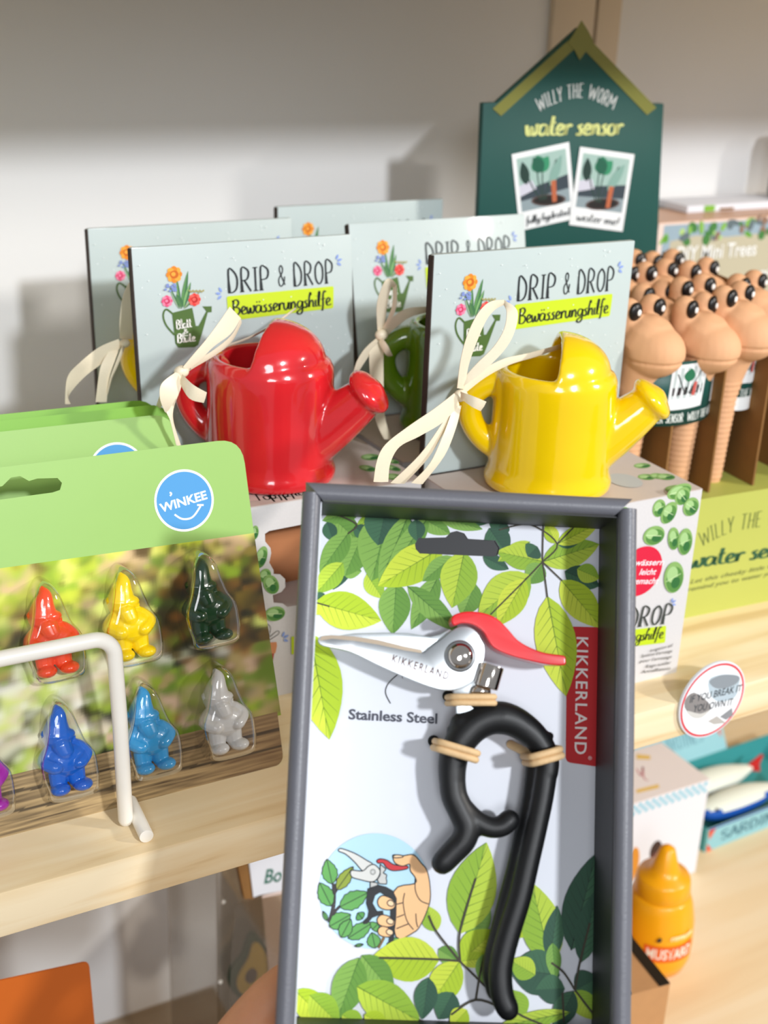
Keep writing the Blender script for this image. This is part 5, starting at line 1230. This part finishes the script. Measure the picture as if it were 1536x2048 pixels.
for dx, dy, rx, ry, cl in ((0, .006, .006, .009, '#3a2420'), (.002, -.002, .007, .006, '#6a3a34'), (-.004, -.006, .006, .005, '#8d5a50'), (.010, .003, .005, .0025, '#b27a6c'), (-.006, -.012, .005, .004, '#55342e'), (-.022, 0, .006, .016, '#d9902c')): P.ell((c[0]+dx, c[1]+dy), rx, ry, cl)
P.build('front_print', wb)
frQ2 = Frame((xr, yF, zb_ + .0008), (1, 0, 0), (0, 1, 0)); P = Print(frQ2, .0001)
P.poly([frQ2.px(*q(200, 570)), frQ2.px(*q(275, 578)), frQ2.px(*q(275, 600)), frQ2.px(*q(200, 598))], '#e3c069'); P.poly([frQ2.px(*q(200, 765)), frQ2.px(*q(320, 735)), frQ2.px(*q(325, 755)), frQ2.px(*q(200, 785))], '#e3c069')
P.curve([frQ2.px(*q(x_, y_)) for x_, y_ in ((200, 650), (225, 690), (235, 640), (240, 700), (265, 715))], .0012, '#c98a92')
o = P.build('lid_print', wb); o.matrix_local = Matrix.Translation((xr, yF, LZ)).inverted() @ frQ2.mat()
for o in wb.children:
    if o.name.startswith(('front_print', 'check_band')): o.matrix_local = Matrix.Identity(4) @ Matrix.Translation((0, 0, 0)) @ (Matrix.Translation((xr, yF, LZ)).inverted() @ frQ.mat())
for o in tb.children:
    if o.name.startswith('front_print'): o.matrix_local = Matrix.Translation((a[0], yb, 0)).inverted() @ frK.mat()

# sardine tin style carton, open
s0 = on(1408, 1705, 2, LZ); s1 = on(1536, 1655, 2, LZ)
U_d = np.array([s1[0] - s0[0], s1[1] - s0[1], 0]); U_d /= np.linalg.norm(U_d); V_d = np.array([-U_d[1], U_d[0], 0])
frN = Frame(s0, U_d, (0, 0, 1)); qn = crop(1200, 1300, 2.738); nf = lambda x, y: frN.px(*qn(x, y))
hN = nf(590, 985)[1]; LN = .17; DN = .085
sb = thing('open_fish_carton', 'open pale blue carton of fish-shaped toys with orange corners, right of the white box', 'box', frN)
v, f = box_vf(0, 0, -.001, LN, hN, 0); mk('front_panel', v, f, M['tealpale'], sb)
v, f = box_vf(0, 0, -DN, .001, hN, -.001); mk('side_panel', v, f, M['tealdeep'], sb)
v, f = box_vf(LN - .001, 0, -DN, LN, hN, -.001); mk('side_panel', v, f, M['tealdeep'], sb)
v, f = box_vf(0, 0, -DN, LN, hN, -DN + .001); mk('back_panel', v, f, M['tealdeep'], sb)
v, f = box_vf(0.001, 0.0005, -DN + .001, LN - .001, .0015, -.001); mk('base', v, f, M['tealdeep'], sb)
lid_v = [(0.0, hN, -DN), (LN*.62, hN, -DN), (LN*.62, hN + .040, -DN - .022), (0.0, hN + .040, -DN - .022), (0, hN, -DN - .001), (LN*.62, hN, -DN - .001), (LN*.62, hN + .040, -DN - .023), (0, hN + .040, -DN - .023)]
mk('lid_flap', lid_v, [(0, 1, 2, 3), (7, 6, 5, 4), (0, 4, 5, 1), (1, 5, 6, 2), (2, 6, 7, 3), (3, 7, 4, 0)], M['tealpale'], sb)
P = Print(frN, .0001)
P.poly([(0, hN), (.011, hN), (.004, hN*.5)], '#d8522c'); P.poly([(0, 0), (0.001, hN*.42), (.009, 0)], '#d8522c'); P.poly([(0, hN), (LN, hN), (LN, hN*.93), (0, hN*.93)], '#3d4fa0'); P.poly([(0, 0), (.002, 0), (.002, hN), (0, hN)], '#5fb0ab')
P.text('SARDINES', (.018, hN*.28), (.098, hN*.28), hN*.42, '#3f6f80', font=UP, wd=.12)
P.build('front_print', sb)
def lidp(u, t): return (u, hN + .040*t, -DN - .022*t)
P = Print(frN, .0, warp=lambda u, vv, n: (u, hN + .040*vv + (n)*.4, -DN - .022*vv + n + .0002))
P.poly([(LN*.62, 1), (LN*.62 - .020, 1), (LN*.62 - .004, .25)], '#dd5a30'); P.poly([(LN*.62, 1), (LN*.62 - .035, 1), (LN*.62 - .033, .9), (LN*.62, .9)], '#5a3d96'); P.text('SARDINES', (.03, .3), (.08, .3), .30, '#6f9fae', font=UP, wd=.1)
P.build('lid_print', sb)
def fish(x, z, top, bot, label, length=.105):
    t = thing('fish_toy', label, 'toy fish', frN.shift(frN.U * x - frN.N * z + np.array([0, 0, .003])), 'toy fish in the open carton')
    prof = catmull([(0, .000), (.006, .009), (.03, .014), (.06, .013), (.085, .006), (.093, .003)], 4)
    v = []; f = []; sg_ = 18
    for px_, r in prof:
        for j in range(sg_): a_ = 2*math.pi*j/sg_; v.append((px_, .014 + r*.75*math.sin(a_), r*math.cos(a_)))
    for i in range(len(prof) - 1):
        for j in range(sg_): f.append((i*sg_+j, (i+1)*sg_+j, (i+1)*sg_+(j+1) % sg_, i*sg_+(j+1) % sg_))
    upf = [q_ for q_ in f if np.mean([v[i_][1] for i_ in q_]) >= .0185]; dnf = [q_ for q_ in f if np.mean([v[i_][1] for i_ in q_]) < .0185]
    mk('back', v, upf, M[top], t, smooth=True); mk('belly', v, dnf, M[bot], t, smooth=True)
    prism('tail_fin', [(.090, .012), (.090, .017), (.106, .024), (.103, .015), (.106, .006)], -.0015, .0015, M['fishred'], t, bevel=.0004)
    v, f = ell_vf((.012, .019, .008), (.0018, .0018, .0018), 8, 6); mk('eye', v, f, M['eyeblack'], t, smooth=True)
fish(.016, .026, 'fishwhite', 'fishblue', 'white and blue toy fish at the front of the open carton'); fish(.016, .058, 'fishwhite', 'fishwhite', 'cream toy fish at the back of the open carton')

# mustard bottle
mb = on(1350, 1953, 2, LZ); dm = np.linalg.norm(mb - CAM); s = 1.0
mx = on(1345, 1830, 1, mb[1]); cxm, cym = mb[0], mb[1] + .022
mt = thing('mustard_bottle', 'yellow squeezy mustard bottle with pointed cap and orange label', 'bottle', (cxm - .004, cym, LZ))
v, f = lathe_vf([(0.0001, 0), (.017, 0), (.0235, .003), (.0265, .012), (.0270, .024), (.0262, .042), (.0235, .056), (.0215, .062), (.0200, .064), (.0001, .064)], 48); o = mk('body', v, f, M['mustard'], mt, smooth=True)
v, f = lathe_vf([(.0195, .0635), (.0205, .066), (.0195, .076), (.0182, .079), (.0125, .080), (.0095, .086), (.0055, .100), (.0030, .102), (.0001, .1025)], 40); mk('cap', v, f, M['mustard'], mt, smooth=True)
frM = Frame((0, 0, 0), (1, 0, 0), (0, 0, 1)); aim = math.radians(16)
wm = lambda u, vv, n: ((.0272 + n) * math.sin(u / .027 - aim), -(.0272 + n) * math.cos(u / .027 - aim), vv)
P = Print(frM, .0, warp=wm, step=.00004); lw_ = .040
for i in range(16): u = -lw_/2 + lw_*i/16; P.poly([(u, .0205), (u + lw_/16, .0205), (u + lw_/16, .0345), (u, .0345)], '#e8641c', False)
P.lay(); P.text('MUSTARD', (-.018, .0235), (.018, .0235), .0085, '#f6eadb', bold=.02)
P.text('Premium', (-.004, .0395), (.018, .0405), .0065, '#fbe8b0', font=LO, wd=.12)
P.build('label_print', mt)
v, f = ell_vf(wm(-.010, .0405, .0003), (.0022, .0010, .0018), 12, 8); mk('eye', v, f, M['eyeblack'], mt, smooth=True)

# brown carton with black tape corners at the bottom right
cbz = -.245; k1 = on(1340, 1968, 2, cbz); k2 = on(1272, 1885, 2, cbz)
e1 = k1 - k2; L1 = np.linalg.norm(e1); e1 /= L1; e2 = np.array([-e1[1], e1[0], 0]); e2 = e2 if e2[0] < 0 else -e2
O = k1; c4 = [O, O - e1*.11, O - e1*.11 + e2*.09, O + e2*.09]
cb = thing('kraft_carton', 'brown cardboard carton with black taped corner in front of the mustard bottle', 'box', (O[0], O[1], LZ))
v = [(p[0], p[1], LZ + .0005) for p in c4] + [(p[0], p[1], cbz) for p in c4]
mk('carton_body', v, [(3, 2, 1, 0), (4, 5, 6, 7), (0, 1, 5, 4), (1, 2, 6, 5), (2, 3, 7, 6), (3, 0, 4, 7)], M['kraftlight'], cb, world=True)
def strip_on(p0, p1, wdir, wd, h, nm):
    p0, p1, wdir = map(np.array, (p0, p1, wdir)); q_ = [p0, p1, p1 + wdir*wd, p0 + wdir*wd]; v = [tuple(p) for p in q_] + [tuple(p + np.array([0, 0, h])) for p in q_]
    mk(nm, v, [(3, 2, 1, 0), (4, 5, 6, 7), (0, 1, 5, 4), (1, 2, 6, 5), (2, 3, 7, 6), (3, 0, 4, 7)], M['black'], cb, world=True)
strip_on(O + [0, 0, .0001], O - e1*.11 + [0, 0, .0001], e2, .008, .0008, 'edge_tape'); strip_on(O + e2*.03 + [0, 0, .0001], O + e2*.042 + [0, 0, .0001], -e1, .02, .0008, 'edge_tape')

# ================================================================== LOWER LEFT
# orange card
o1 = on(168, 1926, 1, .10); o2 = on(-60, 1975, 1, .10); o3 = on(190, 2048, 1, .10)
fo = Frame((o1[0], .10, o1[2]), (1, 0, 0), (0, 0, 1)); LL = .16
tz = (o1[2] - o2[2]) / (o1[0] - o2[0])
pts = rrect([(0.0028, 0), (-LL, -LL*tz), (-LL, -o1[2] - .479 + .0005 + 0), (.012, -o1[2] - .479 + .0005)], [.004, .004, .001, .001])
oc = thing('orange_card', 'plain orange card in plastic at the bottom left under the shelf', 'card', fo)
prism('card_panel', pts, -.001, 0, M['orange'], oc)
# clear acrylic divider with studs
dv = on(433, 1745, 1, .20); zb1 = on(425, 2048, 1, .20)[2]
ad = thing('acrylic_divider', 'clear acrylic panel with two white studs under the shelf, left of the tray', 'divider', (dv[0], .20, -.479))
v, f = box_vf(dv[0], .1995, -.4785, dv[0] + .035, .2010, -.030); mk('panel', v, f, M['film'], ad, world=True)
v, f = box_vf(dv[0], .201, -.4785, dv[0] + .0012, .30, -.030); mk('side_fin', v, f, M['film'], ad, world=True)
for (x, y) in ((447, 1804), (441, 1964)):
    p = on(x, y, 1, .1985); v, f = ell_vf(p, (.0016, .0012, .0016), 14, 8); mk('stud', v, f, M['rod'], ad, smooth=True, world=True)
# bag with avocado and white tag
pk = on(497, 1737, 1, .185); frp = Frame((pk[0], .185, pk[2]), (1, 0, 0), (0, 0, 1)); kk = lambda x, y: frp.px(x, y)
bg = thing('clear_bag', 'clear plastic bag with white header card lettered in green, beside the tray', 'bag', frp)
prism('header_card', [kk(494, 1690), kk(600, 1660), kk(600, 1775), kk(520, 1790), kk(507, 1795)], -.0006, 0, M['white'], bg)
P = Print(frp, .0001); P.ptext('Bo', (528, 1767), (562, 1762), 27, '#2f6e5c', bold=.02); P.build('lettering', bg)
prism('inner_card', [kk(526, 1795), kk(600, 1775), kk(600, 1960), kk(541, 1960)], -.002, -.0015, M['pink'], bg)
prism('film_front', [kk(470, 1805), kk(600, 1780), kk(600, 2160), kk(452, 2160), kk(462, 1900)], .0008, .0011, M['film'], bg)
prism('fold', [kk(474, 1720), kk(494, 1715), kk(510, 1800), kk(490, 1800)], -.006, -.001, M['kraft'], bg)
av = thing('felt_avocado', 'half avocado felt toy with yellow flesh inside the clear bag', 'toy', frp.shift((0, .004, 0)))
fa = lambda pts: [tuple(p) for p in catmull([kk(*p) for p in pts], 4, True)]
prism('skin_rim', fa([(508, 1880), (490, 1925), (470, 1950), (467, 1985), (490, 2010), (530, 2010), (560, 1960), (530, 1890)]), -.006, -.001, M['avocado'], av, bevel=.001)
prism('flesh', fa([(510, 1895), (500, 1925), (480, 1960), (480, 1985), (500, 2000), (530, 1998), (550, 1955), (528, 1900)]), -.001, .001, M['avoyellow'], av, bevel=.0006)
v, f = ell_vf((*kk(506, 1957), .001), (.0045, .0065, .0030), 16, 10); mk('stone', v, f, M['avostone'], av, smooth=True)
